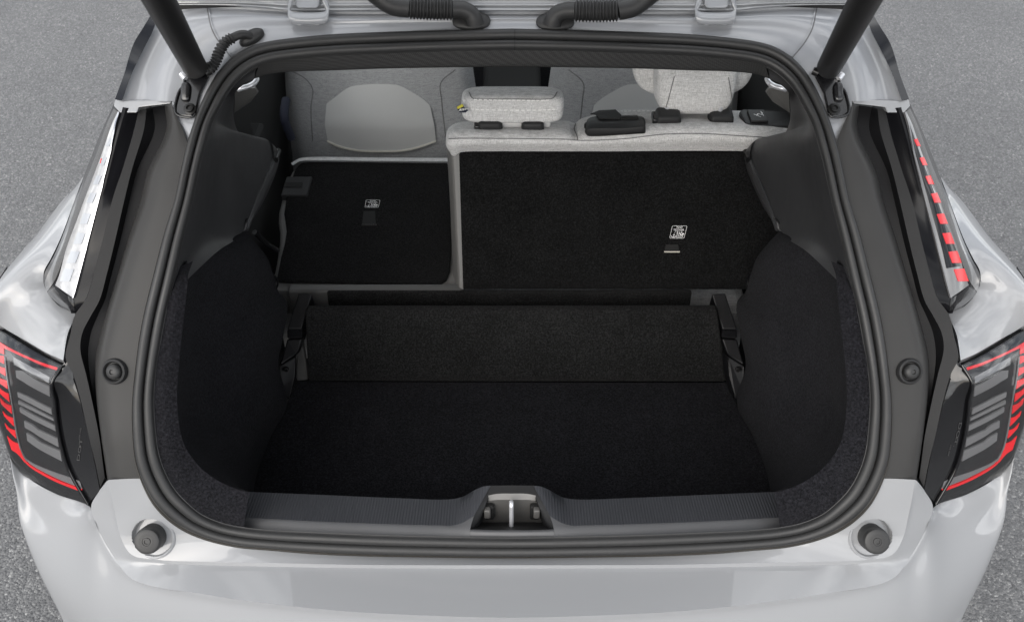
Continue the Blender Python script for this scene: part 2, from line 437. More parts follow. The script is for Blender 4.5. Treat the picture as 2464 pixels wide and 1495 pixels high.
def lettering(name, lines, m, parent, fn, thick=0.0003, align='CENTER', bold=0.0):
    """lines = [(text, u, v, height)] in the unit square; fn(u, v) -> (point, normal)"""
    V = []; F = []
    for txt, u, v, h, asp in lines:
        cu = bpy.data.curves.new('t', 'FONT'); cu.body = txt; cu.size = 1.0; cu.align_x = align; cu.resolution_u = 2; cu.offset = bold
        to = bpy.data.objects.new('t', cu); me = bpy.data.meshes.new_from_object(to)
        o = len(V)
        for q in me.vertices:
            p, nn = fn(u + q.co.x * h * asp, v + q.co.y * h); V.append(p + nn * thick)
        for f in me.polygons: F.append(tuple(i + o for i in f.vertices))
        bpy.data.objects.remove(to); bpy.data.curves.remove(cu); bpy.data.meshes.remove(me)
    return obj(name, V, F, m, parent, False)

def marks(name, polys, lines, m, parent, fn, wd=0.02, thick=0.0003):
    """filled polygons and pen strokes in the unit square"""
    V = []; F = []
    def quad(a, b, wid):
        d = Vector((b[0] - a[0], b[1] - a[1], 0)); 
        if d.length < 1e-6: return
        nn = Vector((-d.y, d.x, 0)).normalized() * wid / 2; o = len(V)
        for q in ((a[0] + nn.x, a[1] + nn.y), (b[0] + nn.x, b[1] + nn.y), (b[0] - nn.x, b[1] - nn.y), (a[0] - nn.x, a[1] - nn.y)):
            p, n3 = fn(*q); V.append(p + n3 * thick)
        F.append((o, o + 1, o + 2, o + 3))
    for ln in lines:
        wid = wd
        if isinstance(ln, tuple): ln, wid = ln
        for a, b in zip(ln, ln[1:]): quad(a, b, wid)
    for pl in polys:
        o = len(V)
        for q in pl: p, n3 = fn(*q); V.append(p + n3 * thick)
        F.append(tuple(range(o, o + len(pl))))
    return obj(name, V, F, m, parent, False)
def circ(cx, cy, r, n=14, ry=None): return [(cx + r * math.cos(2 * math.pi * i / n), cy + (ry or r) * math.sin(2 * math.pi * i / n)) for i in range(n + 1)]

def empty(name, parent=None):
    o = bpy.data.objects.new(name, None); C.objects.link(o); o.empty_display_size = 0.2
    if parent: o.parent = parent
    return o

# ---------------------------------------------------------------- ground
gv, gf = [], []
g = obj('ground', [(-150, -150, 0), (150, -150, 0), (150, 150, 0), (-150, 150, 0)], [(0, 1, 2, 3)], ASPHALT, None, False)
g['kind'] = 'structure'; g['label'] = 'pale grey worn asphalt under the car'; g['category'] = 'ground'

car = empty('hatchback_car')
car['label'] = 'light grey hatchback car with its boot open, seen from behind'; car['category'] = 'car'

# ---------------------------------------------------------------- weatherstrip (rubber seal round the opening)
SO = [(1231.5, 72), (1060, 76), (923, 80), (794, 86), (700, 95), (640, 104), (600, 116), (563, 138), (531, 169), (505, 209), (482, 257), (463, 309), (450, 350),
      (436, 410), (421, 481), (396, 561), (370, 661), (347, 754), (335, 819), (325, 899), (319, 962), (319, 1033), (326, 1105), (340, 1154), (367, 1208), (403, 1247),
      (446, 1276), (499, 1297), (570, 1313), (661, 1321), (744, 1328), (886, 1335), (1029, 1338), (1231.5, 1340)]
SI = [(1231.5, 121), (1060, 124), (923, 129), (794, 135), (705, 143), (655, 150), (622, 160), (592, 177), (565, 202), (545, 230), (527, 262), (510, 295), (498, 335),
      (483, 390), (463, 481), (441, 570), (418, 672), (399, 754), (388, 813), (375, 893), (370, 962), (374, 1033), (381, 1087), (396, 1133), (420, 1176), (449, 1208),
      (485, 1237), (535, 1258), (590, 1269), (661, 1276), (744, 1280), (886, 1286), (1029, 1290), (1231.5, 1293)]
def sealprof(f0):
    out = [(f0, -0.001)]
    w1 = (0.975 - f0 - 0.02) * .52; w2 = (0.975 - f0 - 0.02) * .48
    for a in range(0, 181, 15): out.append((f0 + w1 * (.5 - .5 * math.cos(R(a))), 0.0005 + 0.0125 * math.sin(R(a)) ** 0.75))
    out.append((f0 + w1 + .01, -0.003))
    for a in range(0, 181, 15): out.append((f0 + w1 + .02 + w2 * (.5 - .5 * math.cos(R(a))), -0.001 + 0.0110 * math.sin(R(a)) ** 0.75))
    out.append((1.0, -0.0015)); return out
so = [PH(*p) for p in SO]; si = [PH(*p) for p in SI]
so += mir(so)[::-1][1:]; si += mir(si)[::-1][1:]
so = spline(so, 5); si = spline(si, 5)
def flange_share(z): return 0.05 + 0.17 * max(0.0, min(1.0, (0.86 - z) / .14))
prof_at = [sealprof(flange_share(a.z)) for a in so]
rows = [[a.lerp(b, pr[k][0]) + hn(a.z) * pr[k][1] for a, b, pr in zip(so, si, prof_at)] for k in range(len(prof_at[0]))]
V, F = grid(rows); seal = obj('weatherstrip', V, F, RUBBER, car, True, 60, recalc=False)
rows = [[a.lerp(b, flange_share(a.z) * q) + hn(a.z) * h for a, b in zip(so, si)] for q, h in ((0, -.004), (.02, .003), (.1, .0042), (.55, .0046), (.6, .0036), (1.0, .0030), (1.05, -.002))]
V, F = grid(rows); obj('seal_flange', V, F, FLANGE, seal, True, 40)

strip_on('seal_joint', bvh(seal), [(1237.6, 72), (1237.6, 96), (1237.6, 121)], [(1239, 72), (1239, 96), (1239, 121)], BLACKHOLE, seal, .0004, -.001, 8, 1)
# ---------------------------------------------------------------- painted opening surround (roof end and upper pillars)
S0 = [(1231.5, 76), (1060, 80), (923, 85), (794, 91), (700, 101), (640, 110), (600, 122), (563, 146), (531, 178), (508, 214), (487, 258), (472, 300)]
S1 = [(1231.5, 52), (1060, 54), (923, 58), (794, 62), (690, 66), (610, 72), (555, 84), (505, 108), (472, 140), (452, 180), (440, 222), (430, 247)]
S1b = [(1231.5, 45), (1060, 45), (923, 46), (794, 47), (680, 44), (590, 42), (520, 52), (463, 72), (432, 110), (408, 160), (396, 205), (394, 244)]
S2 = [(1231.5, 34), (1060, 34), (923, 34), (794, 33), (670, 28), (570, 22), (480, 22), (418, 40), (390, 80), (362, 130), (342, 180), (330, 242)]
S3 = [(1231.5, 20), (1060, 20), (923, 20), (794, 18), (660, 12), (560, 8), (450, 8), (385, 30), (366, 68), (340, 124), (316, 178), (292, 242)]
frame_rows = [[PH(*p, dy=d) for p in S][::-1] for S, d in ((S0, 0.004), (S1, 0.012), (S1b, 0.006), (S2, 0.030), (S3, 0.012))]
hatch_frame = loft('opening_frame', frame_rows, INNERPAINT, car, 6, 6, True, both=True, angle=70)

tf = bvh(hatch_frame)
for s in (1, -1):
    strip_on('body_seam', tf, [(497, 20), (508, 70), (528, 106), (556, 140)], [(499.5, 20), (510.5, 69), (530, 104.5), (558, 138.5)], SEAMGREY, hatch_frame, .0006, -.002, 6, 1, s)
    strip_on('body_seam_edge', tf, [(500.5, 20), (511.5, 69), (531, 104), (559, 138)], [(503, 20), (514, 68), (533, 102.5), (561, 136.5)], INNERPAINT, hatch_frame, .0022, -.002, 6, 1, s)
def frame_foot(name, s):
    A = [(414, 236), (414, 270), (416, 304), (455, 350)]; M = [(440, 238), (440, 275), (442, 312), (459, 352)]; B = [(494, 250), (478, 285), (468, 318), (463, 354)]
    return loft(name, [sm([PH(*p, dy=d) for p in x], s) for x, d in ((A, .012), (M, .014), (B, .005))], INNERPAINT, car, 6, 5, True, angle=60)
pair('opening_frame_foot', frame_foot)
# window strip: gloss black trim and white outer skin run up the pillar
def win_strip(name, s):
    A = [(379, 40), (368, 74), (340, 129), (316, 180), (294, 242)]; B = [(364, 34), (345, 66), (321, 106), (298, 180), (276, 240)]
    Bx = [(350, 34), (335, 62), (312, 106), (290, 180), (268, 240)]
    return loft(name, [sm([PH(*p, dy=0.004) for p in A], s), sm([PH(*p, dy=0.015) for p in B], s), sm([PH(*p, dy=0.10) for p in B], s)], GLOSS, car, 6, angle=30)
pair('window_trim', win_strip)

# ---------------------------------------------------------------- grey pillar trims beside the opening
G0 = [(334, 264), (323, 312), (295, 405), (270, 481), (247, 577), (226, 658), (208, 717), (180, 758), (169, 805), (158, 860), (176, 900), (194, 962), (214, 1051), (229, 1112), (241, 1172)]
G1 = [(352, 262), (346, 312), (318, 405), (299, 481), (277, 577), (257, 658), (239, 722), (218, 760), (198, 800), (193, 840), (207, 900), (221, 962), (239, 1051), (247, 1112), (252, 1148)]
GC = [(366, 258), (372, 312), (330, 410), (312, 481), (290, 577), (269, 658), (252, 722), (236, 757), (219, 800), (212, 852), (216, 900), (226, 962), (241.5, 1051), (249, 1112), (255, 1150)]
GD = [(396, 254), (400, 312), (355, 411), (338, 481), (307, 577), (283, 658), (264, 722), (254, 757), (242, 800), (230, 856), (228, 900), (231, 962), (243.5, 1051), (252, 1112), (258, 1150)]
G2 = [(406, 252), (409, 312), (366, 412), (350, 481), (318, 577), (293, 658), (273, 722), (263, 757), (252, 800), (240, 858), (236, 900), (238, 962), (247, 1051), (256, 1112), (262, 1152)]
G3 = [(411, 250), (419, 316), (385, 412), (372, 481), (341, 577), (317, 658), (298, 722), (287, 757), (275, 800), (262, 858), (258, 900), (258, 962), (263, 1051), (272, 1112), (279, 1152)]
G4 = [(412, 249), (452, 352), (447, 412), (430, 481), (401, 570), (378, 661), (359, 740), (352, 762), (344, 805), (336, 858), (331, 905), (327, 962), (327, 1040), (334, 1105), (348, 1154)]
def pillar(name, s):
    root = empty(name, car)
    loft('outer_band', [sm([PH(*p, dy=d) for p in g], s) for g, d in ((G0, 0.030), (G1, 0.034))], BAND, root, 6, 3, angle=30)
    loft('channel', [sm([PH(*p, dy=d) for p in g], s) for g, d in ((G1, 0.034), (GC, 0.062), (GD, 0.066))], GARNISH, root, 6, 3, angle=30)
    inner = loft('inner_panel', [sm([PH(*p, dy=d) for p in g], s) for g, d in ((GD, 0.066), (G2, 0.016), (G3, 0.004), (G4, 0.003))], PILLAR, root, 6, 5, True, angle=50)
    # buffer: black cup and rubber knob
    b = PH(277, 892, 0.004); b = Vector((b.x * s, b.y, b.z)); ax = hn(b.z) + Vector((-0.12 * s, 0, 0.05))
    cup = lathe('buffer_cup', [(0.0225, -0.004), (0.0222, 0.004), (0.0205, 0.0075), (0.0175, 0.0085), (0.0155, 0.006), (0.0150, -0.002), (0.0, -0.002)], b, ax, PLASTIC, root)
    lathe('buffer_knob', [(0.013, -0.002), (0.0132, 0.006), (0.0122, 0.0105), (0.009, 0.013), (0.0045, 0.0138), (0.0035, 0.0115), (0.0, 0.0115)], b + Vector((0.001, 0, 0)), ax, RUBBER, root)
    # small rib notch facet beside the lamp
    return root
pair('pillar_trim', pillar)

# ---------------------------------------------------------------- quarter panels
def quarter(name, s):
    root = empty(name, car)
    A = [PZ(200, 428, 1.10), PZ(180, 481, 1.10), PZ(145, 574, 1.085), PZ(122, 622, 1.07), PZ(106, 652, 1.05), PZ(105, 681, 1.03), PZ(116, 706, 1.018), PZ(142, 735, 1.006), PZ(180, 754, 1.0), PZ(179, 766, 0.997)]
    B = [PX(197, 434, -.86), PX(151, 481, -.875), PX(86, 566, -.905), PX(42, 617, -.92), PX(0, 671, -.93), PX(-40, 745, -.945), PX(0, 782, -.93), PX(64, 820, -.87), PX(112, 848, -.82), PX(152, 866, -.775)]
    M = []
    bul = [0.004, 0.006, 0.012, 0.016, 0.022, 0.028, 0.030, 0.026, 0.016, 0.010]
    for a, b, k in zip(A, B, bul):
        p = a.lerp(b, 0.5); p.z += k; M.append(p)
    sk = loft('quarter_skin', [sm(A, s), sm(M, s), sm(B, s)], PAINT, root, 8, 8, True, angle=60, smooth=60)
    # returned edge that closes the panel down to the lamp and along the side of the car
    D = [Vector((p.x * (1.0 if i > 5 else 1.02), p.y + (0.004 if i > 5 else 0.02), p.z - (0.012 if i > 5 else 0.10))) for i, p in enumerate(B)]
    loft('panel_return', [sm(B, s), sm(D, s)], PAINT, root, 8, 3, angle=60)
    # right-hand edge facing the opening
    E = [PZ(179, 766, 0.997), PZ(171, 803, 0.987), PZ(161, 838, 0.978), PZ(152, 866, 0.973)]
    E2 = [PZ(184, 766, 0.985), PZ(176, 803, 0.974), PZ(167, 838, 0.965), PZ(157, 868, 0.96)]
    loft('panel_edge', [sm(E, s), sm(E2, s)], PAINT, root, 6, 1)
    return root
pair('quarter_panel', quarter)

# ---------------------------------------------------------------- pillar lights (upper lamps)
def pillar_light(name, s):
    root = empty(name, car)
    U0 = [PX(274, 250, -.705), PX(243, 318, -.76), PZ(200, 428, 1.098), PZ(180, 481, 1.098), PZ(146, 574, 1.084), PZ(107, 652, 1.049), PZ(106, 681, 1.029), PZ(117, 706, 1.017), PZ(143, 735, 1.005), PZ(182, 755, 0.999)]
    U1 = [PH(290, 257, 0.02), PH(262, 318, 0.03), PH(222, 440, 0.045), PH(203, 481, 0.05), PH(163, 590, 0.065), PH(128, 672, 0.085), PH(125, 692, 0.085), PH(133, 710, 0.08), PH(152, 730, 0.075), PH(183, 750, 0.07)]
    U3 = [PH(334, 264, .03), PH(319, 325, .03), PH(284, 440, .03), PH(270, 481, .03), PH(247, 577, .03), PH(228, 650, .03), PH(222, 672, .03), PH(213, 703, .03), PH(203, 725, .033), PH(184, 753, .045)]
    U2 = []
    for a, b in zip(U1, U3):
        p = a.lerp(b, 0.55); p += Vector((-0.3, -0.7, 0.45)).normalized() * 0.012; U2.append(p)
    body = loft('lamp_body', [sm(x, s) for x in (U0, U1, U2, U3)], DEEPBLACK, root, 8, 5, True, angle=60)
    t = bvh(body)
    A = [(286, 270), (272, 300), (246, 376), (206, 481), (190, 525), (161, 600), (134, 672), (113, 703)]
    # outer rim, long lens and its cells
    O = [(275, 262), (258, 300), (231, 376), (193, 470), (176, 520), (146, 596), (118, 656), (108, 680)]
    strip_on('lamp_rim', t, O, A, SMOKEGREY, root, 0.001, s=s, n=6)
    Bq = [(289, 272), (281, 298), (264, 376), (238, 481), (227, 525), (208, 600), (190, 672), (178, 716)]
    A2 = [(286, 270), (272, 300), (246, 376), (206, 481), (190, 525), (162, 600), (146, 660), (136, 686)]
    lens = strip_on('lamp_lens', t, A2, Bq, SKYLENS if s == 1 else SMOKECLEAR, root, 0.0022, s=s, n=8, k=6)
    tl = bvh(lens)
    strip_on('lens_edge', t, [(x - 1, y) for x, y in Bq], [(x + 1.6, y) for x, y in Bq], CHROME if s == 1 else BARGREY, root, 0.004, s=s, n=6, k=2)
    if s == -1:
        strip_on('lens_dark_field', tl, [(277, 296), (249, 376), (210, 481), (194, 525), (165, 600), (154, 640)], [(279, 300), (259, 376), (230, 481), (218, 525), (197, 600), (187, 645)], SMOKE, root, 0.0008, s=s, n=6, k=4)
    cells = [(258, 343), (243, 388), (228, 433), (213, 476), (198, 526), (183, 573), (167.5, 618), (152, 661)]
    for i, (cx, cy) in enumerate(cells):
        wd = 3.6 + i * 1.15; hh = 9 + i * 0.9; dx = 4.2 + 0.2 * i
        a = [(cx - wd + dx, cy - hh), (cx - wd - dx, cy + hh)]; b = [(cx + wd + dx, cy - hh + 2), (cx + wd - dx + 1, cy + hh)]
        if s == -1:
            strip_on('lamp_cell', tl, a, b, RED, root, 0.0016, s=s, n=2, k=2)
        else:
            sh = 6 + i * 0.6
            a = [(x + sh, y) for x, y in a]; b = [(x + sh - 1, y) for x, y in b]
            strip_on('lamp_cell', tl, a, b, SKYCELL, root, 0.0012, s=s, n=2, k=2)
            if i == 1: strip_on('lamp_cell', tl, [(cx + 1, cy - 6), (cx - 1, cy + 5)], [(cx + 3, cy - 6), (cx + 1, cy + 5)], RED, root, 0.0014, s=s, n=2, k=1)
    # dark end rim below the lens
    strip_on('lamp_end_rim', t, [(113, 703), (140, 728), (180, 747)], [(136, 688), (157, 706), (177, 718)], GLOSS, root, 0.0012, s=s, n=6)
    # body colour cap at the top of the lamp
    cap = [(277, 239), (300, 243), (410, 240), (411, 249), (334, 258), (329, 271), (288, 271), (273, 255)]
    slab('lamp_cap', sm([PH(x, y, 0.012) for x, y in cap], s), 0.02, PAINT, root, direction=(0, 1, -0.3), bevel=0.0015)
    return root
pair('pillar_light', pillar_light)

# ---------------------------------------------------------------- tail lights (lower lamps)
def tail_light(name, s):
    root = empty(name, car)
    zs = [0.958, 0.915, 0.865, 0.82, 0.775, 0.73, 0.69]
    V0 = [(162, 864), (174, 905), (192, 962), (204, 1010), (217, 1065), (229, 1120), (240, 1178)]
    V1 = [(149, 878), (125, 920), (131, 962), (136, 1010), (146, 1065), (166, 1130), (212, 1211)]
    V2 = [(90, 848), (80, 900), (84, 950), (92, 1005), (103, 1058), (120, 1115), (142, 1188)]
    V3 = [(15, 802), (13, 860), (24, 950), (30, 985), (40, 1040), (58, 1100), (89, 1159)]
    V4 = [(-50, 760), (-48, 840), (-32, 930), (-15, 990), (5, 1045), (22, 1094), (43, 1127)]
    z1 = [.960, .940, .900, .857, .810, .755, .692]; z2 = [.958, .942, .896, .850, .803, .750, .691]; z3 = [.958, .930, .884, .840, .793, .742, .691]
    rows = [[PH(*p, dy=0.070) for p in V0]] + [[PZ(x, y, z) for (x, y), z in zip(v, q)] for v, q in ((V1, z1), (V2, z2), (V3, z3), (V4, zs))]
    V5 = [p + Vector((-0.01, 0.16, 0)) for p in rows[-1]]
    face = loft('lamp_housing', [sm(r, s) for r in rows[1:] + [V5]], SMOKE, root, 6, 4, True, angle=60)
    side = loft('lamp_side', [sm(r, s) for r in rows[:2]], GLOSS, root, 6, 4, angle=40)
    t = bvh(face)
    Z = lambda L_: [(x * .3057, 769.7 + y * .3057) for x, y in L_]
    strip_on('light_bar', t, Z([(-60, 140), (0, 168), (60, 205), (200, 280), (330, 338), (463, 378)]), Z([(-60, 190), (10, 210), (60, 228), (200, 298), (330, 358), (461, 400)]), RED, root, 0.004, s=s, n=5)
    st = [((11, 856), (11, 880), (-25, 842), (-25, 858)), ((14, 885), (15, 909), (-25, 864), (-24, 882)), ((18, 915), (20, 940), (-17, 893), (-15, 912)), ((22, 946), (24, 970), (-9, 922), (-6, 942)),
          ((28, 975), (30, 999), (1, 956), (4, 974)), ((33, 1004), (35, 1029), (7, 987), (11, 1003)), ((38, 1034), (40, 1058), (12, 1016), (17, 1033)), ((47, 1066), (61, 1111), (18, 1047), (29, 1080))]
    strip_on('stripe_lamp', t, [(-25, 815), (-25, 836)], [(10, 834), (11, 852)], RED, root, 0.0015, s=s, n=4)
    for rt, rb, lt, lb in st:
        mt = ((rt[0] + lt[0]) / 2, (rt[1] + lt[1]) / 2 + 4); mb = ((rb[0] + lb[0]) / 2, (rb[1] + lb[1]) / 2 - 4)
        if rb[0] < 50: rb = (rb[0], rb[1] - 5); lb = (lb[0], lb[1] - 4)
        strip_on('stripe_lamp', t, [lt, mt, rt], [lb, mb, rb], RED, root, 0.0015, s=s, n=4)
    # grey frame line between stripes and the inner lens
    strip_on('lens_seam', t, [(12, 858), (19, 915), (28, 962), (41, 1044), (52, 1085), (66, 1112)], [(14, 858), (21, 915), (30, 962), (43, 1044), (54, 1084), (68, 1110)], BARGREY, root, 0.002, s=s, k=1)
    bars = [([(118, 290), (200, 338), (300, 395), (400, 450)], [(120, 350), (200, 388), (300, 440), (393, 488)]),
            ([(135, 393), (190, 398), (240, 430), (310, 475), (398, 515)], [(140, 450), (190, 478), (240, 508), (310, 545), (402, 592)]),
            ([(145, 560), (240, 602), (330, 650), (412, 690)], [(150, 598), (240, 645), (330, 692), (418, 735)]),
            ([(150, 625), (240, 668), (330, 715), (428, 765)], [(152, 650), (240, 692), (330, 738), (432, 785)]),
            ([(162, 678), (240, 722), (330, 768), (440, 822)], [(168, 715), (240, 760), (330, 808), (446, 865)]),
            ([(200, 785), (260, 815), (310, 855), (340, 868), (462, 925)], [(205, 838), (260, 868), (310, 902), (340, 920), (470, 990)]),
            ([(218, 880), (270, 910), (320, 950), (350, 965), (482, 1022)], [(224, 940), (270, 975), (320, 1008), (350, 1025), (497, 1102)])]
    for a, b in bars: strip_on('reflector_bar', t, Z(a), Z(b), BARGREY, root, 0.003, s=s, n=4)
    strip_on('lower_light_bar', t, Z([(165, 1010), (200, 1085), (240, 1128), (290, 1160), (450, 1245), (652, 1322)]), Z([(170, 1045), (206, 1108), (240, 1142), (290, 1178), (450, 1265), (650, 1342)]), RED, root, 0.003, s=s, n=5)
    strip_on('lens_foot', t, Z([(200, 1080), (260, 1120), (400, 1180), (560, 1235), (690, 1285)]), Z([(240, 1126), (290, 1158), (450, 1240), (560, 1285), (685, 1335)]), BARGREY, root, 0.0015, s=s, n=5)
    loft('lens_cover', [sm([p + Vector((0, -.0075, .0055)) for p in r], s) for r in rows[1:]], LENSGLASS, root, 6, 4, True, angle=60)
    # recessed wall between lens and trim with its embossed approval marks
    ts = bvh(side)
    if s == -1:
        def fn(u, v):                    # text runs downwards
            h, nn = hit(ts, 2463 - (2290.5 - 4.2 * (v - 0.0) * 10 - 12 * u), 1010 + 118 * u, 0, -1)
            return h, nn
        def fn(u, v):
            return hit(ts, 2463 - (2308 - 22 * u + v * 16), 1012 + 90 * u, 0, -1)
        lettering('embossed_marks', [('DOT.', 0.02, -0.05, 0.62, 0.45), ('E', 0.42, 0.0, 0.4, 0.45), ('10R SAE', 0.62, -0.6, 0.3, 0.30)], FAINTINK, root, fn, 0.0008, 'LEFT')
    else:
        def fn(u, v):
            return hit(ts, 190 + 13 * u - v * 16, 1110 - 90 * u, 0, 1)
        lettering('embossed_marks', [('DOT', 0.02, -0.1, 0.62, 0.45), ('E', 0.38, 0.0, 0.4, 0.45), ('10R SAE', 0.60, 0.3, 0.3, 0.30)], FAINTINK, root, fn, 0.0008, 'LEFT')
    strip_on('lamp_bracket', ts, [(152, 885), (160, 880), (172, 858)], [(152, 912), (165, 915), (178, 908)], GLOSS, root, 0.006, s=s)
    tube('lens_rim', sm([PZ(x, y, z + .004) for (x, y), z in zip(V1, z1)], s), .0035, GLOSS, root, 10, 6)
    blk = [PZ(214, 1212, .685), PZ(202, 1168, .71), PZ(228, 1150, .72), PZ(242, 1176, .71), PZ(226, 1200, .70)]
    slab('lamp_foot', sm(blk, s), 0.03, PLASTIC, root, direction=(0, 1, 0), bevel=0.002)
    return root
pair('tail_light', tail_light)

# ---------------------------------------------------------------- rear bumper
R0 = [PH(352, 1150, .004), PH(362, 1182, .004), PH(380, 1212, .004), PH(412, 1244, .004), PH(452, 1272, .004), PH(505, 1293, .004), PH(574, 1308, .004), PH(700, 1320, .004), PH(886, 1330, .004), PH(1060, 1334, .004), PH(1231.5, 1336, .004)]
R1 = [PZ(262, 1153, .825), PZ(268, 1190, .795), PZ(278, 1240, .755), PZ(292, 1295, .715), PZ(317, 1333, .690), PZ(380, 1345, .682), PZ(499, 1350, .678), PZ(661, 1353, .677), PZ(850, 1357, .676), PZ(1050, 1358, .675), PZ(1231.5, 1358, .675)]
R2 = [PZ(257, 1156, .822), PZ(263, 1192, .790), PZ(273, 1242, .749), PZ(286, 1299, .708), PZ(312, 1340, .681), PZ(376, 1353, .673), PZ(499, 1358, .669), PZ(661, 1362, .668), PZ(850, 1365, .667), PZ(1050, 1366, .666), PZ(1231.5, 1366, .666)]
R3 = [PZ(241, 1176, .79), PZ(219, 1218, .745), PZ(227, 1250, .722), PZ(242, 1285, .697), PZ(275, 1340, .668), PZ(320, 1393, .658), PZ(499, 1429, .660), PZ(661, 1452, .661), PZ(850, 1470, .661), PZ(1050, 1480, .661), PZ(1231.5, 1484, .661)]
R3b = [p.lerp(q, 0.06) for p, q in zip(R3, R2)]
bumper = empty('rear_bumper', car)
ledge = loft('bumper_ledge', [R0, [a.lerp(b, .5) + Vector((0, .0, .001)) for a, b in zip(R0, R1)], R1], PAINT, bumper, 26, 26, True, both=True, angle=60)
shelf_rows = [R1, R2, [a.lerp(b, .5) for a, b in zip(R2, R3)], R3]
loft('bumper_step', shelf_rows, PAINT, bumper, 8, 4, False, both=True, angle=60)
# cut the ledge round the two buffers
stop_c = PH(368, 1290, 0.0); stop_n = Vector((-0.10, -0.80, 0.58)).normalized()
bm = bmesh.new(); bm.from_mesh(ledge.data); kill = []
for f in bm.faces:
    c = f.calc_center_median()
    for s in (1, -1):
        o_ = Vector((stop_c.x * s, stop_c.y, stop_c.z)); n_ = Vector((stop_n.x * s, stop_n.y, stop_n.z)); d = c - o_
        if (d - n_ * d.dot(n_)).length < 0.0345: kill.append(f); break
bmesh.ops.delete(bm, geom=kill, context='FACES'); bm.to_mesh(ledge.data); bm.free()
for s in (1, -1):
    b = Vector((stop_c.x * s, stop_c.y, stop_c.z)); ax = Vector((stop_n.x * s, stop_n.y, stop_n.z))
    lathe('buffer_recess', [(0.0405, -0.004), (0.0395, 0.0006), (0.0375, 0.0022), (0.0355, 0.0016), (0.0335, -0.003), (0.0315, -0.010), (0.0285, -0.016), (0.0, -0.017)], b, ax, PAINT, bumper, 56)
    tip = Vector((PY(352, 1301, b.y - 0.030).x * s, b.y - 0.030, PY(352, 1302, b.y - 0.030).z)); a2 = (tip - b).normalized(); ln = (tip - b).length
    b2 = b - a2 * 0.012; ln += 0.012
    st_ = lathe('bumper_stop', [(0.0232, -0.004), (0.0232, ln - 0.010), (0.0226, ln - 0.005), (0.0205, ln - 0.0013), (0.017, ln), (0.0078, ln), (0.0075, ln - 0.0012), (0.0065, ln - 0.0012), (0.0062, ln + 0.0004), (0.0042, ln + 0.0006), (0.004, ln - 0.0012), (0.0015, ln - 0.0012), (0.0, ln - 0.0012)], b2, a2, RUBBER, bumper, 48)
    # ring of tiny pips
    x = Vector((1, 0, 0)); x = (x - a2 * x.dot(a2)).normalized(); y = a2.cross(x); V = []; F = []
    for k in range(26):
        for rr in (0.0105, 0.0125):
            an = 2 * math.pi * (k + (0.5 if rr > 0.011 else 0)) / 26; c = b2 + a2 * (ln + 0.0002) + x * math.cos(an) * rr + y * math.sin(an) * rr; o = len(V)
            for q in range(6): V.append(c + x * 0.0005 * math.cos(q * 1.047) + y * 0.0005 * math.sin(q * 1.047))
            F.append(tuple(range(o, o + 6)))
    obj('stop_pips', V, F, BLACKHOLE, bumper, False)

E0 = [Vector((-.945, .36, .70)), PX(23, 1094, -.945), PZ(58, 1140, .690), PZ(135, 1187, .690), PZ(211, 1214, .692)] + R3[2:]
E1 = [Vector((-.945, .36, .665)), PX(38, 1180, -.937), PZ(70, 1204, .648), PZ(122, 1238, .647), PZ(190, 1264, .668), PZ(224, 1276, .690), PZ(237, 1305, .678), PZ(269, 1353, .653), PZ(313, 1406, .644), PZ(497, 1441, .646), PZ(660, 1464, .647), PZ(850, 1482, .647), PZ(1050, 1492, .647), PZ(1231.5, 1496, .647)]
E2 = [Vector((-.945, .36, .62)), PX(52, 1252, -.934), PZ(92, 1272, .612), PZ(140, 1296, .608), PZ(196, 1314, .622), PZ(224, 1322, .632), PZ(233, 1346, .615), PZ(263, 1391, .595), PZ(309, 1441, .585), Vector((-.535, -.083, .577)), Vector((-.405, -.100, .573)), Vector((-.27, -.112, .57)), Vector((-.13, -.120, .57)), Vector((0, -.123, .57))]
E3 = [Vector((-.94, .36, .5)), Vector((-.936, .135, .53)), PX(86, 1374, -.912), Vector((-.862, .02, .53)), Vector((-.808, -.020, .53)), Vector((-.775, -.040, .53)), Vector((-.75, -.052, .53)), Vector((-.715, -.067, .525)), Vector((-.675, -.080, .52)), Vector((-.545, -.112, .515)), Vector((-.41, -.131, .51)), Vector((-.27, -.142, .51)), Vector((-.13, -.150, .51)), Vector((0, -.153, .51))]
E4 = [Vector((-.93, .36, .40)), Vector((-.905, .12, .42)), PX(153, 1494, -.86), Vector((-.82, -.012, .43)), Vector((-.77, -.045, .43)), Vector((-.745, -.060, .43)), Vector((-.725, -.068, .43)), Vector((-.695, -.08, .43)), Vector((-.655, -.09, .43)), Vector((-.54, -.12, .43)), Vector((-.40, -.137, .42)), Vector((-.27, -.148, .42)), Vector((-.13, -.154, .42)), Vector((0, -.156, .42))]
E0m = [a.lerp(b, .5) + Vector((0, -.002, .001)) for a, b in zip(E0, E1)]
k1 = [.0, .0, .003, .004, .003, .001, 0, 0, 0, 0, 0, 0, 0, 0]
EM = [a.lerp(b, .55) + Vector((0, -.010, .008)) for a, b in zip(E1, E3)]
EM[0] = E2[0]; EM[1] = PX(47, 1252, -.940)
E1b = [a.lerp(b, .25) + Vector((k * .5, k, 0)) for a, b, k in zip(E1, EM, k1)]
def edge_mask(p):
    x = abs(p.x); return 1.0 if x < .85 else max(0.0, (.945 - x) / .08)
def extra(r):                            # one more key round the corner keeps the flank from bulging
    return [r[0], Vector((r[1].x * .6 + r[0].x * .4, r[1].y + .10, r[1].z))] + r[1:]
E0, E0m, E1, E1b, EM, E3, E4 = [extra(r) for r in (E0, E0m, E1, E1b, EM, E3, E4)]
loft('bumper_cover', [E0, E0m, E1, E1b, EM, E3, E4], PAINT, bumper, 10, 6, True, both=True, angle=60, smooth=80, mask=edge_mask)
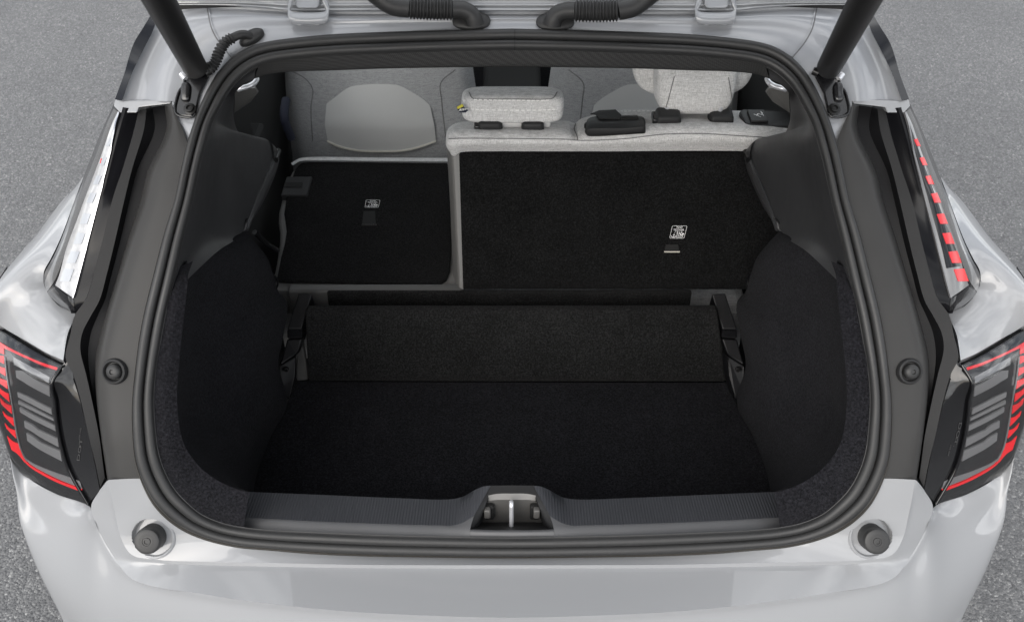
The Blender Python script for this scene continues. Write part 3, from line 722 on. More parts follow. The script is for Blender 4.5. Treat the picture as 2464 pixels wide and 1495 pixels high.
E5 = [Vector((p.x * 0.97, p.y + 0.02, 0.30)) for p in E4]; E6 = [Vector((p.x * 0.93, p.y + 0.06, 0.20)) for p in E4]
loft('bumper_skirt', [E4, E5, E6], PLASTIC, bumper, 6, 3, True, both=True, angle=60)

# ---------------------------------------------------------------- load sill
sill = empty('load_sill', car)
q0 = [PZ(598, 1182, .70), PZ(744, 1188, .70), PZ(957, 1197, .70), PZ(1079, 1200, .702), PZ(1112, 1194, .708), PZ(1143, 1177, .724), PZ(1163, 1169, .733), PZ(1180, 1167, .735)]
q1 = [PZ(587, 1243, .716), PZ(744, 1252, .716), PZ(957, 1260, .716), PZ(1060, 1262.5, .716), PZ(1085, 1263, .716), PZ(1108, 1258, .718), PZ(1124, 1250, .721), PZ(1140, 1240, .724)]
q1b = [PZ(586, 1247, .7155), PZ(744, 1256, .7155), PZ(957, 1264, .7155), PZ(1060, 1266.5, .7155), PZ(1085, 1268, .7155), PZ(1104, 1269, .7155), PZ(1118, 1270, .7155), PZ(1131, 1271, .7155)]
q2 = [PZ(580, 1269, .7065), PZ(744, 1279.5, .7065), PZ(922, 1287.5, .7065), PZ(1060, 1291, .7065), PZ(1085, 1291.5, .7065), PZ(1104, 1292, .7065), PZ(1118, 1292, .7065), PZ(1131, 1292, .7065)]
qd = [Vector((p.x, p.y + 0.006, 0.44)) for p in q0]
for s in (1, -1):
    loft('ribbed_tread', [sm(qd, s), sm([p + Vector((0, .004, -.008)) for p in q0], s), sm(q0, s), sm(q1, s)], RIBBED, sill, 6, 3, angle=50)
    loft('sill_lip', [sm(q1, s), sm(q1b, s), sm(q2, s)], SILLGREY, sill, 6, 4, True, angle=60)
# latch housing in the middle
h0 = [PZ(1180, 1167, .735), PZ(1210, 1166.5, .735), PZ(1231.5, 1166.5, .735)]
h1 = [PZ(1172, 1191, .729), PZ(1197, 1186.5, .730), PZ(1231.5, 1186, .730)]
h2 = [PY(1174, 1203, .086), PY(1197, 1201, .086), PY(1231.5, 1201, .086)]
h3 = [PY(1160, 1255, .090), PY(1197, 1255, .090), PY(1231.5, 1255, .090)]
h4 = [PZ(1131, 1272, .7145), PZ(1185, 1274, .7145), PZ(1231.5, 1274, .7145)]
hq = [PZ(1131, 1292, .7065), PZ(1185, 1292.5, .7065), PZ(1231.5, 1293, .7065)]
house = loft('latch_housing', [[Vector((p.x, p.y + .006, .44)) for p in h0], [p + Vector((0, .004, -.008)) for p in h0], h0, h1], PLASTIC, car, 6, 3, both=True, angle=50)
loft('housing_lintel', [h1, h2], GREYPLASTIC, house, 6, 2, both=True)
loft('housing_wall', [h2, h3], DARKGREY, house, 6, 2, both=True)
loft('housing_floor', [h3, h4], PLASTIC, house, 6, 2, both=True)
loft('housing_lip', [h4, [p + Vector((0, -.004, .0)) for p in h4], hq], SILLGREY, house, 6, 4, True, both=True, angle=60)
for s in (1, -1):
    ck0 = [q0[-1], PZ(1172, 1191, .729), PZ(1152, 1230, .722), PZ(1131, 1271, .712)]
    ck = [PZ(1140, 1240, .724)]
    a = [PZ(1180, 1168, .734), PZ(1160, 1204, .728), PZ(1140, 1240, .723), PZ(1130, 1271, .712)]
    b_ = [PZ(1176, 1186, .730), PZ(1169, 1210, .724), PZ(1153, 1246, .712), PZ(1140, 1272, .700)]
    c_ = [PZ(1175, 1203, .722), PZ(1171, 1216, .700), PZ(1163, 1243, .68), PZ(1154, 1266, .676)]
    loft('housing_cheek', [sm(a, s), sm(b_, s), sm(c_, s)], PLASTIC, house, 6, 3, angle=50)
    cx = 1176 if s == 1 else 1176
    c0 = PY(1172, 1232, 0.070); rbox('guide_block', (c0.x * s, c0.y, c0.z), (0.012, 0.012, 0.022), DARKGREY, house, bevel=0.003)
    c0 = PY(1177, 1229, 0.080); rbox('guide_pad', (c0.x * s, c0.y, c0.z), (0.018, 0.012, 0.036), BLACKHOLE, house, bevel=0.004)
bx = PY(1230, 1266, 0.052); tp = PY(1230, 1211, 0.058)
tube('striker', [bx + Vector((0, -.002, -.02)), bx, tp + Vector((0, 0, -.014)), tp + Vector((0, .001, -.006)), tp + Vector((0, .006, -.003)), tp + Vector((0, .012, -.010)), tp + Vector((0, .013, -.06))], 0.0040, STEEL, sill, 14, 6)

# ---------------------------------------------------------------- headliner strip and boot side trims
HL0 = [(622, 160), (655, 150), (705, 143), (794, 135), (923, 129), (1060, 124), (1231.5, 121)]
HL1 = [(612, 190), (640, 180), (698, 173), (794, 170), (923, 165.5), (1060, 163), (1231.5, 161)]
loft('headliner_edge', [[PH(*p, dy=-.001) for p in HL0], [PH(*p, dy=0.018).lerp(PH(*q, dy=0.03), .5) for p, q in zip(HL0, HL1)], [PH(*p, dy=.055) for p in HL1], [PH(*p, dy=.055) + Vector((0, .03, .012)) for p in HL1]], HEADLINER, car, 6, 4, True, both=True, angle=60)
def side_trim(name, s):
    root = empty(name, car)
    D0 = [PH(*p, dy=.000) for p in [(622, 160), (592, 177), (565, 202), (545, 230), (527, 262), (510, 295), (496, 340), (481, 396), (463, 481), (441, 570), (425, 645), (411, 706)]]
    D2 = [PH(612, 190, .055), PH(590, 201, .07), PH(570, 218, .10), PY(563, 243, .62), PY(563, 289, .68), PY(578, 323, .74), PY(646, 338, .92), PY(658, 362, .945), PY(618, 470, .78), PY(586, 552, .66), PY(515, 611, .40), PH(413, 709, .012)]
    kk = [.02, .03, .05, .07, .09, .11, .13, .13, .11, .08, .05, .006]
    D1 = []
    for a, b, k in zip(D0, D2, kk):
        p = a.lerp(b, .42); p += Vector((-.35, .55, -.1)) * k * 0.5; D1.append(p)
    loft('trim_panel', [sm(x, s) for x in (D0, D1, D2)], TRIM, root, 6, 7, True, angle=60)
    # ledge that carries the parcel shelf, hanging edge and pin
    A = [PY(646, 338, .92), PY(660, 362, .955), PY(630, 450, .82), PY(586, 552, .66)]
    B = [PY(655, 346, .93), PY(672, 374, .97), PY(640, 462, .83), PY(594, 550, .67)]
    D = [PY(656, 356, .93) + Vector((0, 0, -.03)), PY(669, 395, .96), PY(633, 486, .82), PY(583, 563, .66)]
    loft('shelf_support', [sm(x, s) for x in (A, B, D)], TRIM, root, 6, 3, True, angle=40)
    for nm, q0, q1, r in (('shelf_rail', (664, 374, .958), (592, 551, .672), .0055), ('shelf_rail', (651, 372, .955), (580, 552, .664), .004)):
        tube(nm, sm([PY(*q0), PY((q0[0] + q1[0]) / 2 - 2, (q0[1] + q1[1]) / 2 + 2, (q0[2] + q1[2]) / 2), PY(*q1)], s), r, TRIM, root, 10, 6)
    slab('support_end', sm([PY(567, 549, .655), PY(580, 544, .665), PY(596, 532, .672), PY(592, 553, .66), PY(582, 561, .655), PY(567, 566, .645)], s), .02, TRIM, root, direction=(-.1, 1, 0), bevel=.003)
    p = PY(664, 378, .95); tube('shelf_pin', [Vector((p.x * s, p.y + .03, p.z)), Vector((p.x * s, p.y - .012, p.z)), Vector(((p.x + .004) * s, p.y - .014, p.z))], 0.0068, SCREW, root, 14, 2)
    return root
pair('boot_side_trim', side_trim)

# ---------------------------------------------------------------- side carpets
def side_carpet(name, s):
    root = empty(name, car)
    W0 = [(424, 640), (411, 706), (399, 754), (388, 813), (376, 883), (370, 962), (374, 1033), (381, 1087), (396, 1133), (420, 1174), (449, 1208), (485, 1237), (535, 1258), (587, 1269)]
    W1 = [(468, 618), (456, 660), (447, 720), (438, 800), (430, 880), (426, 962), (433, 1033), (445, 1073), (466, 1105), (488, 1129), (519, 1152), (550, 1168), (577, 1178), (600, 1183)]
    a = [PH(*p, dy=.002) for p in W0]; b = [PH(*p, dy=.014) for p in W1]
    b[0] = PX(445, 610, -.62); b[1] = PH(452, 664, .03)
    mid = [p.lerp(q, .5) + hn(p.z) * 0.006 for p, q in zip(a, b)]
    a[0] = PH(424, 645, .03); mid[0] = PH(444, 636, .04); bl = list(b); bl[0] = PH(464, 628, .06)
    lip = loft('carpet_lip', [sm(x, s) for x in (a, mid, bl)], SIDECARPET, root, 6, 5, True, angle=60)
    b2 = [PH(*p, dy=.02) + Vector((-.010, .006, 0)) for p in W1]; b2[0] = PX(460, 600, -.62)
    far = [PX(560, 535, -.62), PY(592, 560, .66), PY(640, 615, .70), PY(656, 655, .745), PY(672, 705, .77), PY(690, 726, .78), PY(680, 800, .72), PY(668, 870, .67), PY(688, 945, .635), PZ(688, 975, .455), PZ(655, 1035, .455), PZ(632, 1090, .455), PZ(616, 1135, .455), PZ(604, 1184, .46)]
    m1 = [p.lerp(q, .35) for p, q in zip(b2, far)]; m2 = [p.lerp(q, .72) for p, q in zip(b2, far)]
    o1 = [-.02, -.03, -.035, -.04, -.045, -.05, -.055, -.06, -.055, -.045, -.035, -.025, -.015, -.008]
    o2 = [0, 0, .0, .0, .004, .006, .006, .004, .0, -.006, -.01, -.01, -.006, 0]
    m1 = [p + Vector((k, 0, 0)) for p, k in zip(m1, o1)]; m2 = [p + Vector((k, 0, 0)) for p, k in zip(m2, o2)]
    back = [p + Vector((-.05, .05, 0)) for p in far]
    wall = loft('carpet_wall', [sm(x, s) for x in (b, b2, m1, m2, far, back)], SIDECARPET, root, 6, 6, True, angle=60)
    # dark access hole with a shiny rim high on the wall
    c = PY(651, 682, .735); c = Vector((c.x * s, c.y, c.z))
    lathe('cover_plug', [(0.023, -.004), (0.023, .002), (0.0205, .003), (0.019, -.001), (0.0, -.001)], c, Vector((0.75 * s, -.62, .25)), BLACKMETAL, root, 30, 0.9)
    return root
pair('side_carpet', side_carpet)

# ---------------------------------------------------------------- boot floor, divider and guides
fl = [PZ(600, 1196, .46), PZ(690, 968, .46), PZ(716, 916, .46), PZ(1752, 918, .46), PZ(1770, 968, .46), PZ(1862, 1196, .46)]
fl[0] = Vector((-.64, .10, .46)); fl[-1] = Vector((.64, .10, .46))
slab('boot_floor', fl, 0.03, CARPET, car, direction=(0, 0, -1), bevel=0.004)
dv = [PY(736, 747, .735), PY(1222, 747, .735), PY(1724, 746, .735), PY(1727, 760, .732), PZ(1747, 919, .456), PZ(1231, 919, .456), PZ(741, 918, .456), PY(734, 762, .732)]
slab('floor_divider', dv, 0.022, BOARDCARPET, car, direction=(0, 1, .1), bevel=0.006)
rbox('seat_front_carpet', (0.5 * (PY(785, 700, .845).x + PY(1665, 700, .845).x), .852, .545), (PY(1665, 700, .845).x - PY(785, 700, .845).x, .014, .148), BOARDCARPET, car, bevel=0.005)
def guide(name, s):
    root = empty(name, car)
    kx = lambda x: x
    a = [PY(718, 704, .80), PY(690, 791, .735)]; b = [PY(751, 706, .80), PY(725, 791, .735)]
    V = sm([a[0], b[0], b[1], a[1]], s); slab('guide_rail', V, .05, GUIDEBLACK, root, direction=(0, .3, -1), bevel=0.003)
    V = sm([PY(690, 793, .735), PY(726, 793, .735), PY(727, 812, .715), PY(690, 814, .715)], s); slab('guide_step', V, .04, GUIDEBLACK, root, direction=(0, 1, -.4), bevel=0.003)
    V = sm([PY(690, 816, .715), PY(726, 814, .715), PY(714, 852, .69), PY(674, 877, .66)], s); slab('guide_ramp', V, .04, GUIDEBLACK, root, direction=(0, 1, -.6), bevel=0.003)
    V = sm([PY(673, 880, .66), PY(713, 856, .69), PY(709, 905, .66), PY(694, 965, .625), PY(676, 936, .63)], s); slab('guide_foot', V, .04, GUIDEBLACK, root, direction=(-.2, 1, -.3), bevel=0.003)
    V = sm([PY(712, 846, .745), PY(724, 800, .76), PY(742, 914, .715), PY(713, 917, .715)], s); slab('guide_backing', V, .02, DARKGREY, root, direction=(0, 1, 0), bevel=0.004)
    p = PY(688, 888, .652); lathe('guide_bolt', [(0.006, -.004), (0.006, .002), (0.004, .004), (0, .004)], (p.x * s, p.y, p.z), (0, -1, .3), SCREW, root, 16)
    return root
pair('floor_guide', guide)

# ---------------------------------------------------------------- rear seat, right-hand section (upright)
S_P0 = PY(1231.5, 697, .86); S_P1 = PY(1231.5, 366, .985)
S_N = Vector((0, -(S_P1.z - S_P0.z), (S_P1.y - S_P0.y))).normalized()
SEAT = lambda x, y: PLN(x, y, S_P0, S_N)
rs = empty('rear_seat_backrest', car)
pts = [SEAT(1113, 697), SEAT(1110, 600), SEAT(1106, 480), SEAT(1103, 390), SEAT(1104, 374), SEAT(1112, 367)] + [Vector((.66, p.y, p.z)) for p in (SEAT(1900, 367), SEAT(1900, 697))]
felt = slab('felt_back', pts, .02, SEATCARPET, rs, direction=(0, 1, 0), bevel=0.004)
slab('backrest_core', [p + Vector((0.002 if i < 6 else 0, .021, 0)) for i, p in enumerate(pts)], .10, FABRIC, rs, direction=(0, 1, .1), bevel=0.01)
e0 = [SEAT(1075, 372), SEAT(1079, 430), SEAT(1083, 500), SEAT(1087, 600), SEAT(1092, 697)]
e0 = [p + Vector((0, .05, .01)) for p in e0]; e0 = [PY(x, y, p.y) for (x, y), p in zip([(1075, 360), (1079, 430), (1083, 500), (1087, 600), (1093, 697)], e0)]
e1 = [SEAT(x, y) for x, y in [(1088, 366), (1092, 430), (1096, 500), (1101, 600), (1106, 697)]]
e2 = [SEAT(x, y) for x, y in [(1104, 366), (1106, 430), (1108, 500), (1111, 600), (1114, 697)]]
loft('backrest_rim', [e0, e1, e2], GREYPLASTIC, rs, 5, 4, True, angle=60)
kx0 = [1076, 1080, 1090, 1106, 1180, 1250, 1310, 1368, 1384, 1402, 1490, 1600, 1766, 1925]
f0 = [(1082, 366, .985), (1086, 373, .982), (1094, 375, .980), (1106, 367, .980), (1180, 364, .980), (1250, 364, .980), (1310, 364, .980), (1368, 364, .980), (1384, 364, .980), (1402, 364, .980), (1490, 364, .980), (1600, 363, .980), (1766, 363, .980), (1925, 366, .980)]
f1 = [(1073, 350, .985), (1076, 350, .975), (1087, 345, .968), (1108, 342, .966), (1180, 340, .966), (1250, 340, .966), (1310, 340, .966), (1368, 341, .966), (1384, 342, .968), (1402, 341, .966), (1490, 338, .966), (1600, 332, .966), (1766, 333, .966), (1925, 340, .968)]
f2 = [(1073, 330, 1.01), (1077, 326, .995), (1088, 322, .985), (1110, 320, .984), (1180, 321, .984), (1250, 321, .984), (1310, 322, .984), (1368, 323, .984), (1384, 327, .988), (1402, 323, .984), (1490, 317, .984), (1600, 309, .984), (1766, 310, .984), (1925, 318, .986)]
f3 = [(1076, 313, 1.06), (1081, 310, 1.055), (1091, 304, 1.05), (1114, 301, 1.05), (1180, 301, 1.05), (1250, 301, 1.05), (1310, 301, 1.05), (1366, 301, 1.05), (1384, 308, 1.055), (1400, 298, 1.06), (1490, 285, 1.07), (1600, 281, 1.07), (1766, 284, 1.07), (1925, 292, 1.07)]
f4 = [(1085, 305, 1.10), (1089, 302, 1.10), (1097, 298, 1.10), (1116, 294, 1.10), (1180, 293, 1.10), (1250, 292, 1.10), (1310, 292, 1.10), (1365, 292, 1.10), (1383, 297, 1.11), (1397, 287, 1.12), (1490, 266, 1.16), (1600, 264, 1.16), (1766, 267, 1.16), (1925, 278, 1.16)]
fr = [[PY(*p) for p in f] for f in (f0, f1, f2, f3, f4)]
fr.append([p + Vector((0, .012, -.03)) for p in fr[-1]]); fr.append([p + Vector((0, .03, -.30)) for p in fr[-2]])
top = loft('backrest_top', fr, FABRIC, rs, 6, 5, True, angle=70)
tt = bvh(top)
V, F = [], []
def seam(name, pts, m, parent, r=0.0012, lift=0.0006, t=tt, n=6):
    P = [hit(t, p.x, p.y, lift)[0] for p in spline([(x, y, 0) for x, y in pts], n)]
    return tube(name, P, r, m, parent, 6, 1)
SEAM = mat('dark_seam_thread', (0.16, 0.16, 0.16), 0.9)  # seams drawn as thin dark grey tubes
seam('top_seam', [(1080, 334), (1112, 333), (1250, 334), (1372, 336), (1390, 338), (1500, 334), (1600, 323), (1700, 322), (1766, 326), (1880, 333)], SEAM, rs)
seam('split_seam', [(1385, 298), (1381, 310), (1388, 328), (1389, 338)], SEAM, rs)
def dashes(name, pts, m, parent, t, step=8.0, dash=5.0, r=0.0011, lift=0.0012):
    P = spline([(x, y, 0) for x, y in pts], 30); V = []; F = []; acc = 0.0; seg = []
    runs = []; cur = [P[0]]; on = True
    for a, b in zip(P, P[1:]):
        acc += (b - a).length; cur.append(b)
        if acc > (dash if on else step - dash):
            if on: runs.append((cur[0], cur[-1]))
            cur = [b]; acc = 0; on = not on
    for a, b in runs:
        d = (b - a).normalized(); n2 = Vector((-d.y, d.x, 0)) * 1.15; o = len(V)
        for q in (a + n2, b + n2, b - n2, a - n2):
            h, nn = hit(t, q.x, q.y, lift); V.append(h)
        F.append((o, o + 1, o + 2, o + 3))
    return obj(name, V, F, m, parent, False)
dashes('top_stitching', [(1440, 274), (1492, 269), (1600, 268.5), (1700, 269), (1766, 271), (1880, 279)], THREAD, rs, tt, 9, 6)

# head restraints
def posts(parent, xs, ytop, ybot, y):
    for x in xs:
        a = PY(x, ybot, y); b = PY(x, ytop, y); tube('post', [a - Vector((0, 0, .02)), b + Vector((0, 0, .012))], 0.0062, STEEL, parent, 14, 1)
def guide_cap(cx, cy, wd, hg, y, parent, button=False):
    c = hit(tt, cx, cy + 2)[0] + Vector((0, -.004, .013)); y = c.y; wx = wd / FPX * (y - CAM.y) / ray(cx, cy).y
    o = rbox('headrest_guide', c + Vector((0, 0, -.004)), (wx, .050, .034), PLASTIC, parent, (R(8), 0, 0), 0.009, 4, 0.9)
    if button: rbox('guide_button', c + Vector((-wx * .5, -.004, -.004)), (.014, .036, .018), BLACKMETAL, parent, (R(8), 0, 0), 0.004, 3)
    return o
h1_ = empty('headrest', car)
hc = cushion('headrest_pad', (0.0015, 1.068, 1.012), (0.242, 0.106, 0.068), FABRIC, h1_, (R(-10), 0, 0), 0.36, 56, 28, warp=lambda p: Vector((p.x * (1 + .35 * p.z), p.y, p.z + 0.10 * p.y * 0)))
ht = bvh(hc)
dashes('stitching', [(1140, 240), (1180, 241), (1232, 241.5), (1290, 242), (1330, 241)], THREAD, h1_, ht, 10, 7)
dashes('stitching', [(1122, 261), (1150, 263.5), (1232, 265), (1310, 264.5), (1345, 262)], THREAD, h1_, ht, 10, 7)
seam('pad_seam', [(1128, 222), (1136, 236), (1150, 238.5), (1232, 238.5), (1310, 239), (1330, 236), (1340, 222)], SEAM, h1_, t=ht, lift=.0004)
posts(h1_, [1186, 1289], 285, 303, hit(tt, 1186, 303)[0].y)
c = PY(1232, 289, 1.06); rbox('pad_base', c + Vector((0, .0, .002)), (.185, .06, .022), LIGHTPLASTIC, h1_, bevel=.008)
guide_cap(1179, 303, 62, 28, 1.06, h1_, True); guide_cap(1281, 303, 57, 28, 1.06, h1_)
# woven brand-style tag: yellow and navy with scribbled lettering
tg = [(1098, 258), (1112, 250), (1119, 262), (1126, 266), (1120, 271), (1103, 270)]
tp_ = [PY(x, y, 1.0) for x, y in tg]; tag_o = slab('fabric_tag', tp_, .0015, NAVY, h1_)
slab('tag_patch', [PY(x, y, 0.9985) for x, y in [(1098.5, 258), (1111.5, 250.5), (1115, 256), (1101, 263)]], .001, YELLOW, h1_)
def tfn(u, v): return PY(1103 + 19 * u + 3 * v, 268.5 - 2 * u - 8 * v, 0.9983), Vector((0, -1, 0))
marks('tag_lettering', [], [[(0, 0), (.1, .9), (.2, .2), (.3, .8)], [(.35, .1), (.45, .9), (.55, .5), (.5, .2)], [(.6, .2), (.7, .8), (.8, .3), (.95, .7)]], THREAD, h1_, tfn, .07)

h2_ = empty('headrest', car)
hr = cushion('headrest_pad', (0.434, 1.115, 1.105), (0.195, 0.125, 0.245), FABRIC, h2_, (R(-12), 0, 0), 0.40, 56, 32, warp=lambda p: Vector((p.x * (1 + .45 * p.z), p.y, p.z)))
hr2 = cushion('headrest_wing', (0.437, 1.165, 1.130), (0.296, 0.07, 0.26), FABRIC, h2_, (R(-12), 0, 0), 0.50, 56, 32)
ht2 = bvh(hr)
seam('pad_seam', [(1622, 184), (1614, 215), (1606, 245), (1601, 262)], SEAM, h2_, t=ht2, lift=.0004)
seam('pad_seam', [(1752, 186), (1757, 215), (1760, 240), (1757, 258)], SEAM, h2_, t=ht2, lift=.0004)
posts(h2_, [1604, 1731], 268, 285, hit(tt, 1604, 287)[0].y)
guide_cap(1605, 287, 64, 28, 1.085, h2_, True); guide_cap(1732, 286, 60, 26, 1.085, h2_)
h1_['label'] = 'low centre headrest with white stitching'; h2_['label'] = 'tall wide headrest cut off by the roof edge'

# belt outlet, its strap, release handle
bo = empty('belt_outlet', car)
bt = [(1409, 300, 1.01), (1417, 284, 1.06), (1440, 279, 1.08), (1520, 278, 1.08), (1545, 281, 1.07), (1552, 292, 1.04), (1553, 306, 1.015)]
bm_ = [(1407, 316, .995), (1412, 311, .99), (1440, 309, .99), (1500, 309, .99), (1535, 306, .99), (1550, 307, .99), (1553, 312, .995)]
bb = [(1408, 322, 1.0), (1414, 327, .993), (1440, 328, .99), (1490, 325, .99), (1535, 322, .99), (1550, 321, .993), (1553, 318, .998)]
loft('outlet_cover', [[PY(p[0], p[1], p[2] - .022) for p in x] for x in (bt, bm_, bb)], PLASTIC, bo, 5, 3, True, angle=50, solid=0.004)
sl = [PY(1492, 281, 1.055), PY(1530, 279, 1.06), PY(1533, 284, 1.045), PY(1493, 286, 1.045)]
slab('outlet_slot', [p + Vector((0, -.020, .012)) for p in sl], .004, BLACKHOLE, bo)
stp = [PY(1418, 275, 1.12), PY(1438, 267, 1.13), PY(1478, 265, 1.12), PY(1492, 278, 1.07), PY(1488, 287, 1.045), PY(1440, 286, 1.045), PY(1430, 276, 1.09)]
slab('belt_webbing', [p + Vector((0, -.024, .014)) for p in stp], .002, BLACKHOLE, bo)
rl = empty('seat_release', car)
rp = [PY(1777, 276, 1.09), PY(1784, 272, 1.105), PY(1850, 272, 1.11), PY(1935, 280, 1.11), PY(1935, 314, 1.0), PY(1850, 312, 1.01), PY(1800, 311, 1.01), PY(1791, 304, 1.02)]
slab('release_bezel', [p + Vector((0, -.004, .013)) for p in rp], .018, PLASTIC, rl, bevel=.005)
lp = [PY(1793, 276, 1.092), PY(1834, 276, 1.092), PY(1845, 303, 1.025), PY(1803, 303, 1.025)]
lv = slab('release_lever', [p + Vector((0, -.007, .018)) for p in lp], .006, PLASTIC, rl, bevel=.002)
def rfn(u, v):
    a, b, c, d = [p + Vector((0, -.0085, .0205)) for p in lp]
    return a.lerp(b, u).lerp(d.lerp(c, u), 1 - v), Vector((0, -.5, .85))
marks('release_symbol', [], [[(.35, .35), (.5, .55), (.7, .45), (.78, .62), (.7, .75)], [(.5, .55), (.45, .35), (.6, .25)], [(.25, .5), (.4, .42)], [(.78, .35), (.72, .72)]], WHITEINK, rl, rfn, .03)

# printed tether labels and anchor slots
def tether(parent, corners, fnp, slot, edge_m):
    def fn(u, v):
        tl, tr, br, bl = corners
        x = (tl[0] * (1 - u) + tr[0] * u) * v + (bl[0] * (1 - u) + br[0] * u) * (1 - v)
        y = (tl[1] * (1 - u) + tr[1] * u) * v + (bl[1] * (1 - u) + br[1] * u) * (1 - v)
        return fnp(x, y)
    root = lettering('tether_label', [('TOP', .5, .79, .22, 1.0), ('TETHER', .5, .60, .22, .95)], WHITEINK, parent, fn, .0012, bold=.004)
    rr = []
    for cx, cy, a0 in ((.92, .92, 0), (.08, .92, 90), (.08, .08, 180), (.92, .08, 270)):
        for k in range(5): rr.append((cx + .08 * math.cos(R(a0 + k * 22.5)), cy + .08 * math.sin(R(a0 + k * 22.5))))
    rr.append(rr[0])
    anchor = [[(.25, .34), (.25, .10)], [(.18, .27), (.32, .27)], ([(.09, .20), (.13, .12), (.2, .08), (.25, .07), (.31, .08), (.38, .12), (.41, .20)], .045)]
    chair = [[(.43, .52), (.46, .52), (.58, .16), (.90, .18), (.84, .07), (.48, .07), (.43, .52)]]
    dots = [circ(x, y, .018, 8) for x, y in ((.26, .40), (.28, .47), (.32, .53), (.38, .57), (.45, .575), (.52, .565), (.58, .52))]
    baby = [[(.60, .50), (.72, .32), (.90, .30), (.88, .25), (.68, .24), (.58, .40)], circ(.73, .47, .045, 10), [(.76, .40), (.86, .42), (.94, .34), (.93, .30), (.80, .34)]]
    marks('tether_symbol', dots + baby, [(rr, .024)] + anchor + chair, WHITEINK, parent, fn, .03, .0012)
    xs, ys, wd, hh = slot
    pts = [fnp(xs - wd * .40, ys - hh)[0], fnp(xs + wd * .40, ys - hh)[0], fnp(xs + wd * .5, ys)[0], fnp(xs - wd * .5, ys)[0]]
    nn = fnp(xs, ys)[1]
    slab('tether_slot', [p + nn * .0012 for p in pts], .006, BLACKHOLE, parent, direction=-nn)
    a = fnp(xs - wd * .52, ys)[0] + nn * .002; b = fnp(xs + wd * .52, ys)[0] + nn * .002
    tube('tether_anchor', [a, b], .0016, edge_m, parent, 8, 1)
tether(rs, [(1617, 543), (1652.5, 543), (1645, 572.5), (1610.5, 572.5)], lambda x, y: (SEAT(x, y), S_N), (1616, 605, 36, 17), TAN)

# ---------------------------------------------------------------- rear seat, left-hand section (folded flat)
F_P0 = PZ(880, 678, .62); F_P1 = PZ(880, 390, .70)
F_N = Vector((0, -(F_P1.z - F_P0.z), (F_P1.y - F_P0.y))).normalized()
FOLD = lambda x, y: PLN(x, y, F_P0, F_N)
ls = empty('folded_seat_backrest', car)
fo = [(718, 396), (726, 390), (742, 388), (900, 389), (1077, 391), (1079, 430), (1083, 490), (1086, 560), (1085, 610), (1082, 650), (1074, 670), (1058, 680), (960, 679), (850, 677), (664, 674), (670, 645), (676, 615), (684, 585), (689, 555), (686, 530), (683, 512), (688, 480), (696, 445), (708, 410)]
ffelt = slab('felt_back', [FOLD(*p) for p in fo], .012, SEATCARPET, ls, bevel=.004)
fb = [(702, 400), (722, 384), (742, 380), (1080, 383), (1084, 430), (1089, 490), (1092, 560), (1096, 640), (1105, 692), (1060, 692), (850, 691), (652, 690), (655, 660), (664, 615), (670, 575), (671, 548), (667, 525), (668, 500), (676, 470), (688, 430)]
slab('backrest_shell', [FOLD(*p) - F_N * .0125 for p in fb], .09, GREYPLASTIC, ls, direction=-F_N, bevel=.008)
fe = [[PY(x, y, yy) for x, y, yy in k] for k in ([(704, 398, 1.30), (722, 388, 1.325), (742, 386, 1.33), (900, 387, 1.335), (1078, 388.5, 1.335)], [(700, 392, 1.33), (720, 381, 1.35), (742, 378, 1.36), (900, 379, 1.365), (1078, 380, 1.365)], [(704, 398, 1.37), (722, 386, 1.39), (742, 383, 1.40), (900, 383, 1.40), (1078, 384, 1.40)])]
loft('cushion_edge', fe, FABRIC, ls, 6, 4, True, angle=70)
lt = [(690, 428), (752, 428), (740, 473), (676, 473)]
lc = slab('latch_cover', [FOLD(*p) + F_N * .006 for p in lt], .02, PLASTIC, ls, direction=-F_N, bevel=.003)
slab('latch_slot', [FOLD(*p) + F_N * .0075 for p in [(686, 443), (730, 443), (727, 455), (683, 455)]], .004, BLACKHOLE, ls, direction=-F_N)
tether(ls, [(881, 481.5), (914, 481.5), (910, 499.5), (878, 499.5)], lambda x, y: (FOLD(x, y), F_N), (888, 542, 34, 34), SCREW)
# seat base below the folded part
slab('seat_base', [PY(690, 699, .85), PY(1112, 699, .85), PY(1112, 760, .85), PY(700, 760, .85)], .03, DARKGREY, ls, direction=(0, 1, 0), bevel=.006)
slab('seat_base_cushion', [Vector((-.62, .95, .50)), Vector((.62, .95, .50)), Vector((.62, 1.40, .52)), Vector((-.62, 1.40, .52))], .2, FABRICDARK, car, direction=(0, 0, -1), bevel=.03)

